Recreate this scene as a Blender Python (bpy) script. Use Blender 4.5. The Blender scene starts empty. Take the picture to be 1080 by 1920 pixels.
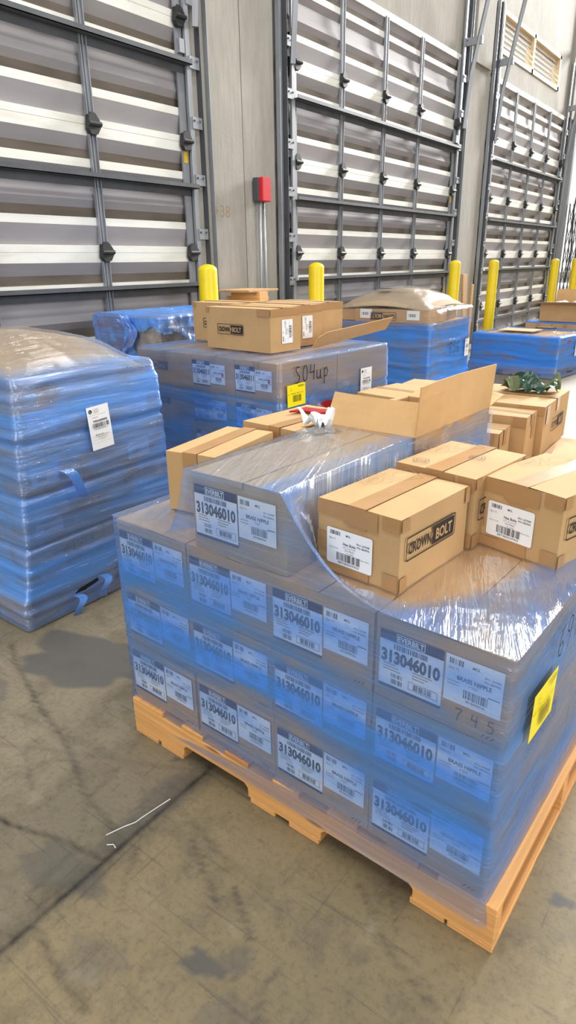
import bpy, bmesh, math, random
import numpy as np
from mathutils import Vector, Matrix, noise
R = math.radians
PI = math.pi
random.seed(7)
S = bpy.context.scene
C = S.collection

# ------------------------------------------------------------------ materials
def lin(c):
    return tuple(((x/255)/12.92 if x/255 <= .04045 else ((x/255+.055)/1.055)**2.4) for x in c)
class NT:
    def __init__(s, name):
        s.m = bpy.data.materials.new(name); s.m.use_nodes = True
        s.t = s.m.node_tree; s.t.nodes.clear()
        s.out = s.t.nodes.new('ShaderNodeOutputMaterial')
    def n(s, typ, **kw):
        nd = s.t.nodes.new(typ)
        for k, v in kw.items():
            if k.startswith('i_'):
                key = k[2:].replace('_', ' ')
                nd.inputs[key].default_value = v
            else: setattr(nd, k, v)
        return nd
    def l(s, a, b): s.t.links.new(a, b)
    def ramp(s, src, stops):
        r = s.n('ShaderNodeValToRGB'); e = r.color_ramp.elements
        while len(e) < len(stops): e.new(.5)
        for el, (p, c) in zip(e, stops):
            el.position = p; el.color = (c, c, c, 1) if isinstance(c, (int, float)) else (*c, 1)
        s.l(src, r.inputs['Fac']); return r.outputs['Color']
    def math(s, op, a, b=None, clamp=False):
        m = s.n('ShaderNodeMath', operation=op, use_clamp=clamp)
        for i, v in enumerate((a, b)):
            if v is None: continue
            if isinstance(v, (int, float)): m.inputs[i].default_value = v
            else: s.l(v, m.inputs[i])
        return m.outputs[0]
    def mix(s, f, a, b, blend='MIX'):
        m = s.n('ShaderNodeMix', data_type='RGBA', blend_type=blend)
        for i, v in ((0, f), (6, a), (7, b)):
            if isinstance(v, (int, float)): m.inputs[i].default_value = v
            elif isinstance(v, tuple): m.inputs[i].default_value = (*v, 1)
            else: s.l(v, m.inputs[i])
        return m.outputs[2]
    def noise(s, vec, scale, detail=4, rough=.55, dist=0):
        n = s.n('ShaderNodeTexNoise'); n.inputs['Scale'].default_value = scale
        n.inputs['Detail'].default_value = detail; n.inputs['Roughness'].default_value = rough
        n.inputs['Distortion'].default_value = dist
        s.l(vec, n.inputs['Vector']); return n.outputs['Fac']
    def mapping(s, vec, scale=(1, 1, 1), rot=(0, 0, 0), loc=(0, 0, 0)):
        n = s.n('ShaderNodeMapping'); n.inputs['Scale'].default_value = scale
        n.inputs['Rotation'].default_value = rot; n.inputs['Location'].default_value = loc
        s.l(vec, n.inputs['Vector']); return n.outputs['Vector']
    def bump(s, h, strength, dist=.01):
        n = s.n('ShaderNodeBump'); n.inputs['Strength'].default_value = strength
        n.inputs['Distance'].default_value = dist; s.l(h, n.inputs['Height']); return n.outputs['Normal']

def simple(name, rgb, rough=.6, metal=0, var=.12, scale=8, stretch=(1, 1, 1), bump=0, dirt=None, spec=.5):
    t = NT(name); co = t.n('ShaderNodeTexCoord').outputs['Object']
    v = t.mapping(co, stretch); f = t.noise(v, scale)
    c = lin(rgb); a = tuple(x*(1-var) for x in c); b = tuple(min(1, x*(1+var)) for x in c)
    col = t.mix(t.ramp(f, [(.3, 0), (.7, 1)]), a, b)
    if dirt:
        f2 = t.noise(v, scale*.35, 6, .7)
        col = t.mix(t.ramp(f2, [(.5, 0), (.72, .7)]), col, lin(dirt))
    p = t.n('ShaderNodeBsdfPrincipled'); t.l(col, p.inputs['Base Color'])
    p.inputs['Roughness'].default_value = rough; p.inputs['Metallic'].default_value = metal
    p.inputs['Specular IOR Level'].default_value = spec
    if bump: t.l(t.bump(f, bump), p.inputs['Normal'])
    t.l(p.outputs[0], t.out.inputs['Surface']); return t.m

M = {}
def cardboard(name, rgb):
    t = NT(name); co = t.n('ShaderNodeTexCoord').outputs['Object']
    f1 = t.noise(t.mapping(co, (1, 1, 1)), 5, 5, .6)
    f2 = t.noise(t.mapping(co, (160, 160, 3)), 1, 2, .5)
    f3 = t.noise(t.mapping(co, (1, 1, 1)), 22, 3, .5)
    c = lin(rgb)
    col = t.mix(t.ramp(f1, [(.3, 0), (.7, 1)]), tuple(x*.9 for x in c), tuple(x*1.06 for x in c))
    col = t.mix(t.math('MULTIPLY', f2, .14), col, tuple(x*.72 for x in c))
    p = t.n('ShaderNodeBsdfPrincipled'); t.l(col, p.inputs['Base Color']); p.inputs['Roughness'].default_value = .8
    p.inputs['Specular IOR Level'].default_value = .25
    t.l(t.bump(t.math('ADD', f3, t.math('MULTIPLY', f2, .3)), .25, .004), p.inputs['Normal'])
    t.l(p.outputs[0], t.out.inputs['Surface']); return t.m
M['card'] = cardboard('cardboard', (192, 152, 108))
M['card2'] = cardboard('cardboard_pale', (192, 156, 110))
M['card_in'] = cardboard('cardboard_liner', (206, 166, 116))
M['kraft'] = cardboard('kraft_sheet', (168, 148, 122))
M['tape'] = simple('packing_tape', (172, 132, 88), .28, var=.06, scale=14, bump=.1)
M['cleartape'] = simple('glossy_tape', (206, 176, 136), .08, var=.08, scale=30, bump=.5)
M['ink'] = simple('black_ink', (34, 30, 30), .6, var=.2)
M['greyink'] = simple('grey_print', (150, 125, 95), .8, var=.1)
M['navy'] = simple('navy_print', (22, 38, 78), .5, var=.1)
M['paper'] = simple('label_paper', (238, 238, 238), .5, var=.02)
M['yellow_label'] = simple('yellow_label', (250, 232, 20), .4, var=.03)
M['yellow_ink'] = simple('olive_ink', (120, 108, 10), .5, var=.05)
M['red'] = simple('red_plastic', (170, 20, 36), .4, var=.1)
M['redbox'] = simple('red_paint', (196, 30, 44), .4, var=.06)
M['darkred'] = simple('dark_red_carton', (150, 70, 60), .7, var=.25, scale=12, dirt=(150, 120, 110))
M['galv'] = simple('galvanised_steel', (150, 154, 160), .42, .35, var=.12, scale=10, stretch=(1, 1, .25), dirt=(118, 118, 120))
M['steel_dark'] = simple('dark_steel', (84, 87, 92), .5, .3, var=.15, scale=6, dirt=(70, 68, 66))
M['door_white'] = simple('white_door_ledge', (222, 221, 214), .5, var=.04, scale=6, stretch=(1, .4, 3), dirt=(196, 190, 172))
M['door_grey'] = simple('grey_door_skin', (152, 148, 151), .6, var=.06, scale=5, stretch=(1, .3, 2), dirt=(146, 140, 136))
M['door_dirt'] = simple('brown_door_recess', (100, 91, 82), .8, var=.15, scale=8, stretch=(1, .3, 2), dirt=(92, 82, 72))  # brown tone for the set-back strips of the door profile
M['hinge'] = simple('black_hinge', (52, 52, 54), .55, .3, var=.3)
M['oldgrey'] = simple('worn_grey_carton', (170, 156, 140), .7, var=.3, scale=14, dirt=(90, 62, 52))
M['yellow'] = simple('yellow_sleeve', (238, 208, 10), .38, var=.03, scale=5, dirt=(214, 188, 20))
M['yellow_tag'] = simple('yellow_warning_tag', (216, 176, 30), .5, var=.1)
M['black'] = simple('black_seal_and_shade', (18, 18, 19), .8)  # black for the door seal and for shade painted into slots and openings
M['wood_old'] = simple('weathered_wood', (186, 146, 98), .8, var=.2, scale=12, stretch=(1, 6, 6), bump=.2)
M['tan_frame'] = simple('tan_frame', (214, 190, 150), .6, var=.05)
def louver_mat():
    t = NT('frosted_louver'); d = t.n('ShaderNodeBsdfDiffuse'); d.inputs[0].default_value = (.85, .8, .74, 1); l = t.n('ShaderNodeBsdfTranslucent'); l.inputs[0].default_value = (.9, .86, .8, 1)
    m = t.n('ShaderNodeMixShader'); m.inputs[0].default_value = .6; t.l(d.outputs[0], m.inputs[1]); t.l(l.outputs[0], m.inputs[2]); t.l(m.outputs[0], t.out.inputs['Surface']); return t.m
M['louver'] = louver_mat()
M['white_plastic'] = simple('white_film_scrap', (232, 234, 236), .25, var=.05)
M['green'] = simple('green_foil_bag', (28, 66, 46), .25, var=.3, scale=14)
M['green_lt'] = simple('olive_bag_print', (96, 108, 70), .4, var=.2)
M['cord'] = simple('white_strapping', (214, 210, 204), .5)
M['dark_stuff'] = simple('dark_goods', (60, 50, 48), .6, var=.3)

def wood(name, rgb):
    t = NT(name); co = t.n('ShaderNodeTexCoord').outputs['UV']
    f = t.noise(t.mapping(co, (1.5, 42, 1)), 1.4, 6, .6, .6)
    f2 = t.noise(t.mapping(co, (1, 3, 1)), 3, 3)
    vz = t.n('ShaderNodeTexVoronoi'); vz.inputs['Scale'].default_value = 1
    t.l(t.mapping(co, (3.2, 15, 1)), vz.inputs['Vector'])
    knot = t.ramp(vz.outputs['Distance'], [(.0, 1), (.07, .9), (.13, 0)])
    c = lin(rgb)
    col = t.mix(t.ramp(f, [(.35, 0), (.68, 1)]), tuple(x*.8 for x in c), tuple(min(1, x*1.12) for x in c))
    col = t.mix(t.math('MULTIPLY', t.ramp(f2, [(.4, 0), (.7, 1)]), .35), col, lin((214, 150, 84)))
    col = t.mix(t.math('MULTIPLY', knot, .75), col, lin((118, 70, 34)))
    p = t.n('ShaderNodeBsdfPrincipled'); t.l(col, p.inputs['Base Color']); p.inputs['Roughness'].default_value = .62
    t.l(t.bump(f, .2, .003), p.inputs['Normal'])
    t.l(p.outputs[0], t.out.inputs['Surface']); return t.m
M['wood'] = wood('pine_board', (228, 168, 102))
M['wood2'] = wood('pine_board_dark', (192, 132, 78))

def concrete_wall():
    t = NT('formed_concrete'); co = t.n('ShaderNodeTexCoord').outputs['Object']
    f = t.noise(t.mapping(co, (1, 1, .5)), 1.6, 6, .6)
    f2 = t.noise(t.mapping(co, (20, 20, 3)), 1.2, 5, .6)
    f3 = t.noise(co, 60, 3, .6)
    col = t.mix(t.ramp(f, [(.3, 0), (.7, 1)]), lin((150, 147, 140)), lin((172, 168, 160)))
    col = t.mix(t.math('MULTIPLY', t.ramp(f2, [(.35, 0), (.75, 1)]), .4), col, lin((128, 122, 112)))
    p = t.n('ShaderNodeBsdfPrincipled'); t.l(col, p.inputs['Base Color']); p.inputs['Roughness'].default_value = .85
    t.l(t.bump(t.math('ADD', f2, f3), .3, .01), p.inputs['Normal'])
    t.l(p.outputs[0], t.out.inputs['Surface']); return t.m
M['concrete'] = concrete_wall()

def floor_mat():
    t = NT('warehouse_concrete'); co = t.n('ShaderNodeTexCoord').outputs['Object']
    big = t.noise(co, .9, 5, .6, .4); mid = t.noise(co, 6.5, 10, .75, .2); fine = t.noise(co, 60, 8, .75)
    streak = t.noise(t.mapping(co, (4, 90, 1), (0, 0, .6)), .7, 6, .7, .6)
    streak2 = t.noise(t.mapping(co, (90, 4, 1), (0, 0, .25)), .7, 6, .7, .6)
    st = t.n('ShaderNodeAttribute', attribute_name='stain').outputs['Fac']
    ln = t.n('ShaderNodeAttribute', attribute_name='scuff').outputs['Fac']
    base = t.mix(t.ramp(big, [(.3, 0), (.7, 1)]), lin((120, 108, 82)), lin((142, 126, 95)))
    sx = t.n('ShaderNodeSeparateXYZ'); t.l(co, sx.inputs[0])
    slab = t.ramp(t.math('ADD', t.math('MULTIPLY', sx.outputs[0], 8), 9.54, True), [(0, 0), (1, 1)])
    base = t.mix(slab, t.mix(.6, base, lin((116, 111, 96))), base)
    base = t.mix(t.ramp(mid, [(.34, .75), (.52, 0)]), base, lin((98, 90, 72)))
    base = t.mix(t.math('MULTIPLY', t.ramp(fine, [(.34, 1), (.5, 0)]), .45), base, lin((78, 72, 62)))
    base = t.mix(t.math('MULTIPLY', t.ramp(streak, [(.58, 0), (.66, 1)]), .4), base, lin((72, 69, 64)))
    base = t.mix(t.math('MULTIPLY', t.ramp(streak2, [(.6, 0), (.67, 1)]), .4), base, lin((70, 67, 62)))
    base = t.mix(t.math('MULTIPLY', t.ramp(t.noise(co, 9, 4, .6), [(.62, 0), (.72, 1)]), .3), base, lin((160, 152, 130)))
    base = t.mix(t.math('MULTIPLY', st, t.ramp(fine, [(.2, .75), (.6, 1)])), base, lin((80, 79, 78)))
    base = t.mix(t.math('MULTIPLY', ln, t.ramp(mid, [(.35, 1), (.62, .5)])), base, lin((42, 40, 38)))
    p = t.n('ShaderNodeBsdfPrincipled'); t.l(base, p.inputs['Base Color'])
    t.l(t.ramp(mid, [(.3, .42), (.7, .62)]), p.inputs['Roughness'])
    p.inputs['Specular IOR Level'].default_value = .35
    t.l(t.bump(fine, .12, .004), p.inputs['Normal'])
    t.l(p.outputs[0], t.out.inputs['Surface']); return t.m
M['floor'] = floor_mat()

def film_mat(name, deep=(136, 192, 255), haze=.3, seed=0, strength=1.0, slant=.12, gloss=.06, scat=(96, 166, 255), wrink=.5, milk=.20):
    """stretch film: tinted see-through sheet + milky blue scatter + gloss; 'tint' says how many blue layers lie there"""
    t = NT(name); uv = t.n('ShaderNodeTexCoord').outputs['UV']
    uv = t.mapping(uv, (1, 1, 1), (0, 0, 0), (seed*3.7, seed*1.3, 0))
    tint = t.n('ShaderNodeAttribute', attribute_name='tint').outputs['Fac']
    bands = t.noise(t.mapping(uv, (.9, 7, 1), (0, 0, slant)), 1.3, 3, .5, .5)
    patch = t.noise(t.mapping(uv, (2.2, 4, 1), (0, 0, -slant*1.5)), 1.5, 3, .5, .8)
    streak = t.noise(t.mapping(uv, (3, 120, 1), (0, 0, slant*.8)), 1, 4, .6, .2)
    wr = t.noise(t.mapping(uv, (3, 46, 1), (0, 0, slant)), 1, 4, .6, .8)
    a = t.math('ADD', t.math('MULTIPLY', t.ramp(bands, [(.38, .0), (.58, 1)]), .50), t.math('MULTIPLY', t.ramp(patch, [(.38, 0), (.62, 1)]), .35))
    a = t.math('ADD', a, .30)
    a = t.math('MULTIPLY', a, tint)
    a = t.math('MULTIPLY', a, strength, True)
    tcol = t.mix(a, (.95, .96, .97), lin(deep))
    tr = t.n('ShaderNodeBsdfTransparent'); t.l(tcol, tr.inputs[0])
    sc = t.mix(t.math('POWER', a, .35), (.80, .82, .86), lin(scat))
    df = t.n('ShaderNodeBsdfDiffuse'); t.l(sc, df.inputs[0])
    tl = t.n('ShaderNodeBsdfTranslucent'); t.l(sc, tl.inputs[0])
    d2 = t.n('ShaderNodeMixShader'); d2.inputs[0].default_value = .22; t.l(df.outputs[0], d2.inputs[1]); t.l(tl.outputs[0], d2.inputs[2])
    hz = t.math('ADD', t.math('MULTIPLY', a, haze), .025)
    hz = t.math('ADD', hz, t.math('MULTIPLY', t.ramp(streak, [(.52, 0), (.72, 1)]), milk), True)
    m1 = t.n('ShaderNodeMixShader'); t.l(hz, m1.inputs[0]); t.l(tr.outputs[0], m1.inputs[1]); t.l(d2.outputs[0], m1.inputs[2])
    gl = t.n('ShaderNodeBsdfGlossy'); gl.inputs['Roughness'].default_value = .14
    gl.inputs['Color'].default_value = (.95, .96, 1, 1)
    nrm = t.bump(t.math('ADD', wr, t.math('MULTIPLY', streak, .25)), wrink, .012); t.l(nrm, gl.inputs['Normal'])
    lw = t.n('ShaderNodeLayerWeight'); lw.inputs['Blend'].default_value = .2; t.l(nrm, lw.inputs['Normal'])
    g = t.math('ADD', t.math('MULTIPLY', lw.outputs['Fresnel'], .4), gloss, True)
    m2 = t.n('ShaderNodeMixShader'); t.l(g, m2.inputs[0]); t.l(m1.outputs[0], m2.inputs[1]); t.l(gl.outputs[0], m2.inputs[2])
    t.l(m2.outputs[0], t.out.inputs['Surface']); return t.m

# ------------------------------------------------------------------ mesh helpers
class MB:
    def __init__(s): s.v = []; s.f = []; s.mi = []; s.mats = []; s.uv = []
    def mat(s, m):
        if m not in s.mats: s.mats.append(m)
        return s.mats.index(m)
    def face(s, idx, m, uv=None):
        s.f.append(tuple(idx)); s.mi.append(s.mat(m)); s.uv.append(uv)
    def add(s, vs, fs, m, uvs=None):
        b = len(s.v); s.v += [tuple(v) for v in vs]
        for k, f in enumerate(fs): s.face([b+i for i in f], m, uvs[k] if uvs else None)
    def box(s, x0, x1, y0, y1, z0, z1, m, mtx=None, long=None):
        vs = [Vector((x, y, z)) for x in (x0, x1) for y in (y0, y1) for z in (z0, z1)]
        d = (x1-x0, y1-y0, z1-z0)
        if long is None: long = d.index(max(d))
        off = random.random()*5
        def uvof(v, ax):   # grain runs along the longest axis
            o = [a for a in range(3) if a != long]
            c = [v[o[0]], v[o[1]]]
            k = c[1] if ax == o[0] else c[0] if ax == o[1] else c[0]
            return (v[long]+off, k+off) if ax != long else (c[0]*.2+off, c[1]+off)
        fs = [((0, 1, 3, 2), 0), ((4, 6, 7, 5), 0), ((0, 4, 5, 1), 1), ((2, 3, 7, 6), 1), ((0, 2, 6, 4), 2), ((1, 5, 7, 3), 2)]
        uvs = [[uvof(vs[i], ax) for i in f] for f, ax in fs]
        if mtx: vs = [mtx @ v for v in vs]
        s.add(vs, [f for f, _ in fs], m, uvs)
    def tube(s, pts, r, m, n=8, cap=True):
        pts = [Vector(p) for p in pts]; b = len(s.v); rings = []
        for i, p in enumerate(pts):
            d = (pts[min(i+1, len(pts)-1)]-pts[max(i-1, 0)]).normalized()
            a = d.cross(Vector((0, 0, 1)));
            if a.length < .05: a = d.cross(Vector((1, 0, 0)))
            a.normalize(); c = d.cross(a)
            rr = r[i] if isinstance(r, (list, tuple)) else r
            rings.append([len(s.v)+k for k in range(n)])
            s.v += [tuple(p+(a*math.cos(2*PI*k/n)+c*math.sin(2*PI*k/n))*rr) for k in range(n)]
        for r0, r1 in zip(rings, rings[1:]):
            for k in range(n): s.face((r0[k], r0[(k+1) % n], r1[(k+1) % n], r1[k]), m)
        if cap: s.face(rings[0][::-1], m); s.face(rings[-1], m)
    def lathe(s, prof, m, n=28, c=(0, 0, 0)):
        b = len(s.v)
        for r, z in prof:
            s.v += [(c[0]+r*math.cos(2*PI*k/n), c[1]+r*math.sin(2*PI*k/n), c[2]+z) for k in range(n)]
        for i in range(len(prof)-1):
            for k in range(n):
                s.face((b+i*n+k, b+i*n+(k+1) % n, b+(i+1)*n+(k+1) % n, b+(i+1)*n+k), m)
    def prism(s, poly, axis, a0, a1, m):
        """poly of 2D points in the plane perpendicular to axis (x: (y,z); y: (x,z); z: (x,y))"""
        def P(p, t): return {0: (t, p[0], p[1]), 1: (p[0], t, p[1]), 2: (p[0], p[1], t)}[axis]
        n = len(poly); b = len(s.v)
        s.v += [P(p, a0) for p in poly]+[P(p, a1) for p in poly]
        s.face([b+i for i in range(n)], m); s.face([b+n+i for i in range(n)][::-1], m)
        off = random.random()*5
        for i in range(n):
            j = (i+1) % n
            s.face((b+i, b+j, b+n+j, b+n+i), m)
    def build(s, name, parent=None, bevel=0, smooth=False, seg=1):
        me = bpy.data.meshes.new(name); me.from_pydata(s.v, [], s.f)
        for m in s.mats: me.materials.append(m)
        me.polygons.foreach_set('material_index', s.mi)
        if any(u is not None for u in s.uv):
            ul = me.uv_layers.new(name='UVMap')
            for p, u in zip(me.polygons, s.uv):
                if u is not None:
                    for li, c in zip(p.loop_indices, u): ul.data[li].uv = c
        me.update()
        if smooth: me.shade_smooth()
        o = bpy.data.objects.new(name, me); C.objects.link(o)
        if parent: o.parent = parent
        if bevel:
            bm = bmesh.new(); bm.from_mesh(me); bmesh.ops.recalc_face_normals(bm, faces=bm.faces)
            bmesh.ops.bevel(bm, geom=[e for e in bm.edges if e.calc_face_angle(0) > .6], offset=bevel, segments=seg, profile=.6, affect='EDGES', clamp_overlap=True)
            bm.to_mesh(me); bm.free()
        return o

def tag(o, label=None, cat=None, group=None, kind=None):
    if label: o['label'] = label
    if cat: o['category'] = cat
    if group: o['group'] = group
    if kind: o['kind'] = kind
    return o
def empty(name, loc, rz=0):
    o = bpy.data.objects.new(name, None); C.objects.link(o); o.location = loc; o.rotation_euler = (0, 0, rz); o.empty_display_size = .1
    return o
def thing(name, label, cat, loc=(0, 0, 0), rz=0, group=None): return tag(empty(name, loc, rz), label, cat, group)
def copy_tree(o, parent=None):
    c = o.copy(); C.objects.link(c)
    if parent: c.parent = parent
    for ch in list(o.children): copy_tree(ch, c)
    return c

# ------------------------------------------------------------------ text, printed things
_tc = {}
def text_geo(s, bold=.0):
    k = (s, bold)
    if k in _tc: return _tc[k]
    cu = bpy.data.curves.new('t', 'FONT'); cu.body = s; cu.offset = bold; cu.resolution_u = 3; cu.fill_mode = 'FRONT'
    ob = bpy.data.objects.new('t', cu); C.objects.link(ob)
    dg = bpy.context.evaluated_depsgraph_get(); dg.update()
    me = ob.evaluated_get(dg).to_mesh()
    vs = [v.co.copy() for v in me.vertices]; fs = [tuple(p.vertices) for p in me.polygons]
    ob.evaluated_get(dg).to_mesh_clear(); bpy.data.objects.remove(ob); bpy.data.curves.remove(cu)
    x0 = min(v.x for v in vs); x1 = max(v.x for v in vs)
    vs = [((v.x-x0)/(x1-x0), v.y/.72) for v in vs]
    _tc[k] = (vs, fs, (x1-x0)/.72); return _tc[k]
EPS = .00035
class Print:
    """flat print in metres: origin lower left, layered upwards by EPS"""
    def __init__(s): s.items = []
    def rect(s, x, y, w, h, m, lay=1): s.poly([(x, y), (x+w, y), (x+w, y+h), (x, y+h)], m, lay)
    def poly(s, pts, m, lay=1): s.items.append(([p for p in pts], [tuple(range(len(pts)))], m, lay))
    def rrect(s, x, y, w, h, r, m, lay=1, n=5): s.poly(s.rr(x, y, w, h, r, n), m, lay)
    def rr(s, x, y, w, h, r, n=5):
        P = []
        for cx, cy, a in ((x+w-r, y+r, -90), (x+w-r, y+h-r, 0), (x+r, y+h-r, 90), (x+r, y+r, 180)):
            P += [(cx+r*math.cos(R(a+90*i/n)), cy+r*math.sin(R(a+90*i/n))) for i in range(n+1)]
        return P
    def ring(s, outer, inner, m, lay=1):
        n = len(outer); s.items.append((outer+inner, [(i, (i+1) % n, n+(i+1) % n, n+i) for i in range(n)], m, lay))
    def frame(s, x, y, w, h, t, m, lay=1):
        s.ring([(x, y), (x+w, y), (x+w, y+h), (x, y+h)], [(x+t, y+t), (x+w-t, y+t), (x+w-t, y+h-t), (x+t, y+h-t)], m, lay)
    def text(s, body, x, y, h, m, w=None, bold=.0, lay=1, shear=0, align='l'):
        vs, fs, asp = text_geo(body, bold); w = w or asp*h
        if align == 'c': x -= w/2
        if align == 'r': x -= w
        s.items.append(([(x+a*w+b*h*shear, y+b*h) for a, b in vs], fs, m, lay))
    def bars(s, x, y, w, h, m, lay=1, n=24, seed=1):
        r = random.Random(seed); p = 0; seq = [r.choice((1, 1, 2, 3)) for _ in range(n*2)]; T = sum(seq)
        for i, q in enumerate(seq):
            if i % 2 == 0: s.rect(x+p/T*w, y, q/T*w, h, m, lay)
            p += q
    def disc(s, x, y, r, m, lay=1, n=20): s.poly([(x+r*math.cos(2*PI*i/n), y+r*math.sin(2*PI*i/n)) for i in range(n)], m, lay)
    def circ(s, x, y, r, t, m, lay=1, n=24):
        s.ring([(x+r*math.cos(2*PI*i/n), y+r*math.sin(2*PI*i/n)) for i in range(n)], [(x+(r-t)*math.cos(2*PI*i/n), y+(r-t)*math.sin(2*PI*i/n)) for i in range(n)], m, lay)
    def stroke(s, pts, t, m, lay=1):
        pts = [Vector(p) for p in pts]; A = []; B = []
        for i, p in enumerate(pts):
            d = (pts[min(i+1, len(pts)-1)]-pts[max(i-1, 0)]); d.normalize(); n = Vector((-d.y, d.x))*t/2
            A.append(tuple(p+n)); B.append(tuple(p-n))
        k = len(pts); s.items.append((A+B, [(i, i+1, k+i+1, k+i) for i in range(k-1)], m, lay))
    def mesh(s, name, parent, o, right, up, warp=None, label=None, lift=0):
        o = Vector(o); right = Vector(right).normalized(); up = Vector(up).normalized(); nrm = right.cross(up)
        mb = MB(); low = MB(); split = s.items[0][3] == 0
        for vs, fs, m, lay in s.items:
            W = []
            for v in vs:
                d = warp(v[0], v[1]) if warp else 0
                W.append(o+right*v[0]+up*v[1]+nrm*(EPS*lay+d+lift))
            (low if lay == 0 else mb).add(W, fs, M[m])
        if split:
            ob = low.build(name, parent); mb.build('lettering', ob)
        else: ob = mb.build(name, parent)
        if label: ob['label'] = label
        return ob

def everbilt(num='313046010', red=False):
    p = Print(); W, H = .148, .142
    p.rect(0, 0, W, H, 'paper', 0)
    p.rect(0, .118, W, .024, 'navy'); p.frame(.040, .120, .066, .020, .0014, 'paper', 2)
    p.text('EVERBILT', .043, .1235, .013, 'paper', w=.060, bold=.02, lay=2)
    p.bars(.034, .101, .080, .013, 'navy', n=26, seed=3)
    p.text(num, .005, .067, .029, 'ink', w=.137, bold=.045)
    for i in range(3): p.rect(.010, .060-.007*i, .030+.006*i, .0022, 'greyink'); p.rect(.080, .060-.007*i, .045-.008*i, .0022, 'greyink')
    p.bars(.030, .030, .028, .010, 'ink', n=12, seed=5); p.bars(.030, .014, .028, .012, 'ink', n=12, seed=6)
    p.frame(.072, .016, .068, .020, .001, 'ink'); p.bars(.084, .019, .044, .014, 'ink', n=20, seed=7)
    p.rect(0, 0, W, .008, 'navy')
    return p
def nipple_label(red=False):
    p = Print(); W, H = .120, .108
    p.rect(0, 0, W, H, 'paper', 0)
    p.bars(.008, .088, .030, .013, 'ink', n=12, seed=9); p.text('MCL', .056, .091, .006, 'ink', bold=.02)
    p.text('Qty: 12', .007, .077, .005, 'ink'); p.text('SKU: 267848', .082, .080, .0045, 'ink', w=.032); p.text('PN: 800996', .082, .071, .0045, 'ink', w=.032)
    p.text('BRASS NIPPLE', .062, .056, .0095, 'ink', w=.072, bold=.02, align='c'); p.text('1"X2"', .062, .046, .006, 'ink', align='c')
    for i in range(2): p.rect(.006, .048-.007*i, .026, .0018, 'greyink')
    p.bars(.042, .018, .052, .020, 'ink', n=22, seed=11); p.text('887480000766', .068, .010, .005, 'ink', align='c', w=.04)
    p.rect(.092, .040, .024, .002, 'ink')
    if red: p.disc(.100, .055, .011, 'red', 1); p.rect(.094, .0535, .012, .003, 'paper', 2)
    return p
def hex_label():
    p = Print(); W, H = .130, .090
    p.rrect(0, 0, W, H, .006, 'paper', 0)
    p.bars(.010, .074, .030, .010, 'ink', n=14, seed=13); p.text('MCL', .056, .076, .005, 'ink', bold=.02)
    p.text('Qty: 12', .007, .062, .0045, 'ink'); p.text('SKU: 267848', .122, .064, .0048, 'ink', w=.036, align='r', bold=.01); p.text('PN: 800996', .122, .056, .0048, 'ink', w=.034, align='r', bold=.01)
    p.text('Hex Bolts', .066, .0535, .0068, 'ink', w=.036, bold=.02, align='c'); p.text('1/2"-13 x 3-1/2"', .066, .0465, .0042, 'ink', w=.036, align='c'); p.text('Zinc Plated', .066, .040, .0044, 'ink', w=.026, align='c')
    p.text('Hecho en China', .008, .040, .0028, 'ink', w=.026); p.text('PO: 164002', .068, .0335, .003, 'ink', align='c'); p.text('Made in China', .096, .028, .0034, 'ink', w=.026)
    p.bars(.030, .012, .068, .020, 'ink', n=26, seed=17); p.text('887480009903', .064, .0045, .0055, 'ink', w=.060, align='c')
    return p
def ship_label(code='WRAA000004'):
    p = Print(); W, H = .115, .185
    p.rect(0, 0, W, H, 'paper', 0)
    p.disc(.018, .165, .009, 'ink'); p.text('L', .018, .161, .009, 'paper', align='c', lay=2)
    for i in range(4): p.rect(.034, .171-.005*i, .03-.004*(i % 2), .0016, 'greyink')
    p.rect(.006, .148, .09, .0008, 'greyink'); p.rect(.022, .137, .03, .0018, 'greyink')
    p.text(code, .024, .118, .0085, 'ink', w=.074, bold=.02)
    p.bars(.018, .094, .088, .019, 'ink', n=26, seed=19); p.text(code+'-000001-11', .022, .086, .0055, 'ink', w=.074)
    for i in range(3): p.rect(.024+.01*i, .060-.009*i, .07-.02*i, .0018, 'greyink'); p.rect(.006, .056-.013*i, .1, .0006, 'greyink')
    p.text('BN5-43', .024, .062, .005, 'ink', w=.04)
    return p
def yellow_label(text='913'):
    p = Print(); W, H = .150, .120
    p.poly([(.003, 0), (W, .002), (W-.002, H), (0, H-.004)], 'yellow_label', 0)
    p.bars(.088, .100, .052, .011, 'yellow_ink', n=20, seed=23)
    p.text(text, .026, .094, .006, 'yellow_ink'); p.text(text, .026, .084, .006, 'yellow_ink')
    p.text('L L 1 WRAA1 00767 11F1', .006, .066, .007, 'yellow_ink', w=.124, bold=.01)
    p.bars(.044, .024, .072, .036, 'yellow_ink', n=24, seed=29)
    return p
def crown(W=.23):
    """outlined CROWN BOLT plate"""
    p = Print(); k = W/.23; H = .062*k; r = .008*k; t = .0032*k
    p.ring(p.rr(0, 0, W, H, r), p.rr(t, t, W-2*t, H-2*t, r*.8), 'ink', 1)
    p.text('CROWN', .010*k, .017*k, .028*k, 'ink', w=.102*k, bold=.03, lay=1)
    p.poly([(.116*k, .007*k), (W-.008*k, .007*k), (W-.006*k, H-.007*k), (.116*k, H-.007*k), (.128*k, H/2)], 'ink', 1)
    p.text('BOLT', .134*k, .017*k, .028*k, 'card', w=.078*k, bold=.025, lay=2)
    return p
def symbols():
    p = Print()
    for i in range(2):
        p.frame(.0+i*.085, 0, .075, .075, .0012, 'greyink'); p.circ(.0375+i*.085, .0375, .028, .0014, 'greyink')
    p.stroke([(.015, .02), (.06, .055)], .0014, 'greyink'); p.stroke([(.03, .05), (.025, .03), (.05, .028), (.052, .045)], .0014, 'greyink')
    p.stroke([(.105, .03), (.12, .025), (.14, .028), (.148, .035)], .0014, 'greyink')
    return p
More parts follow.
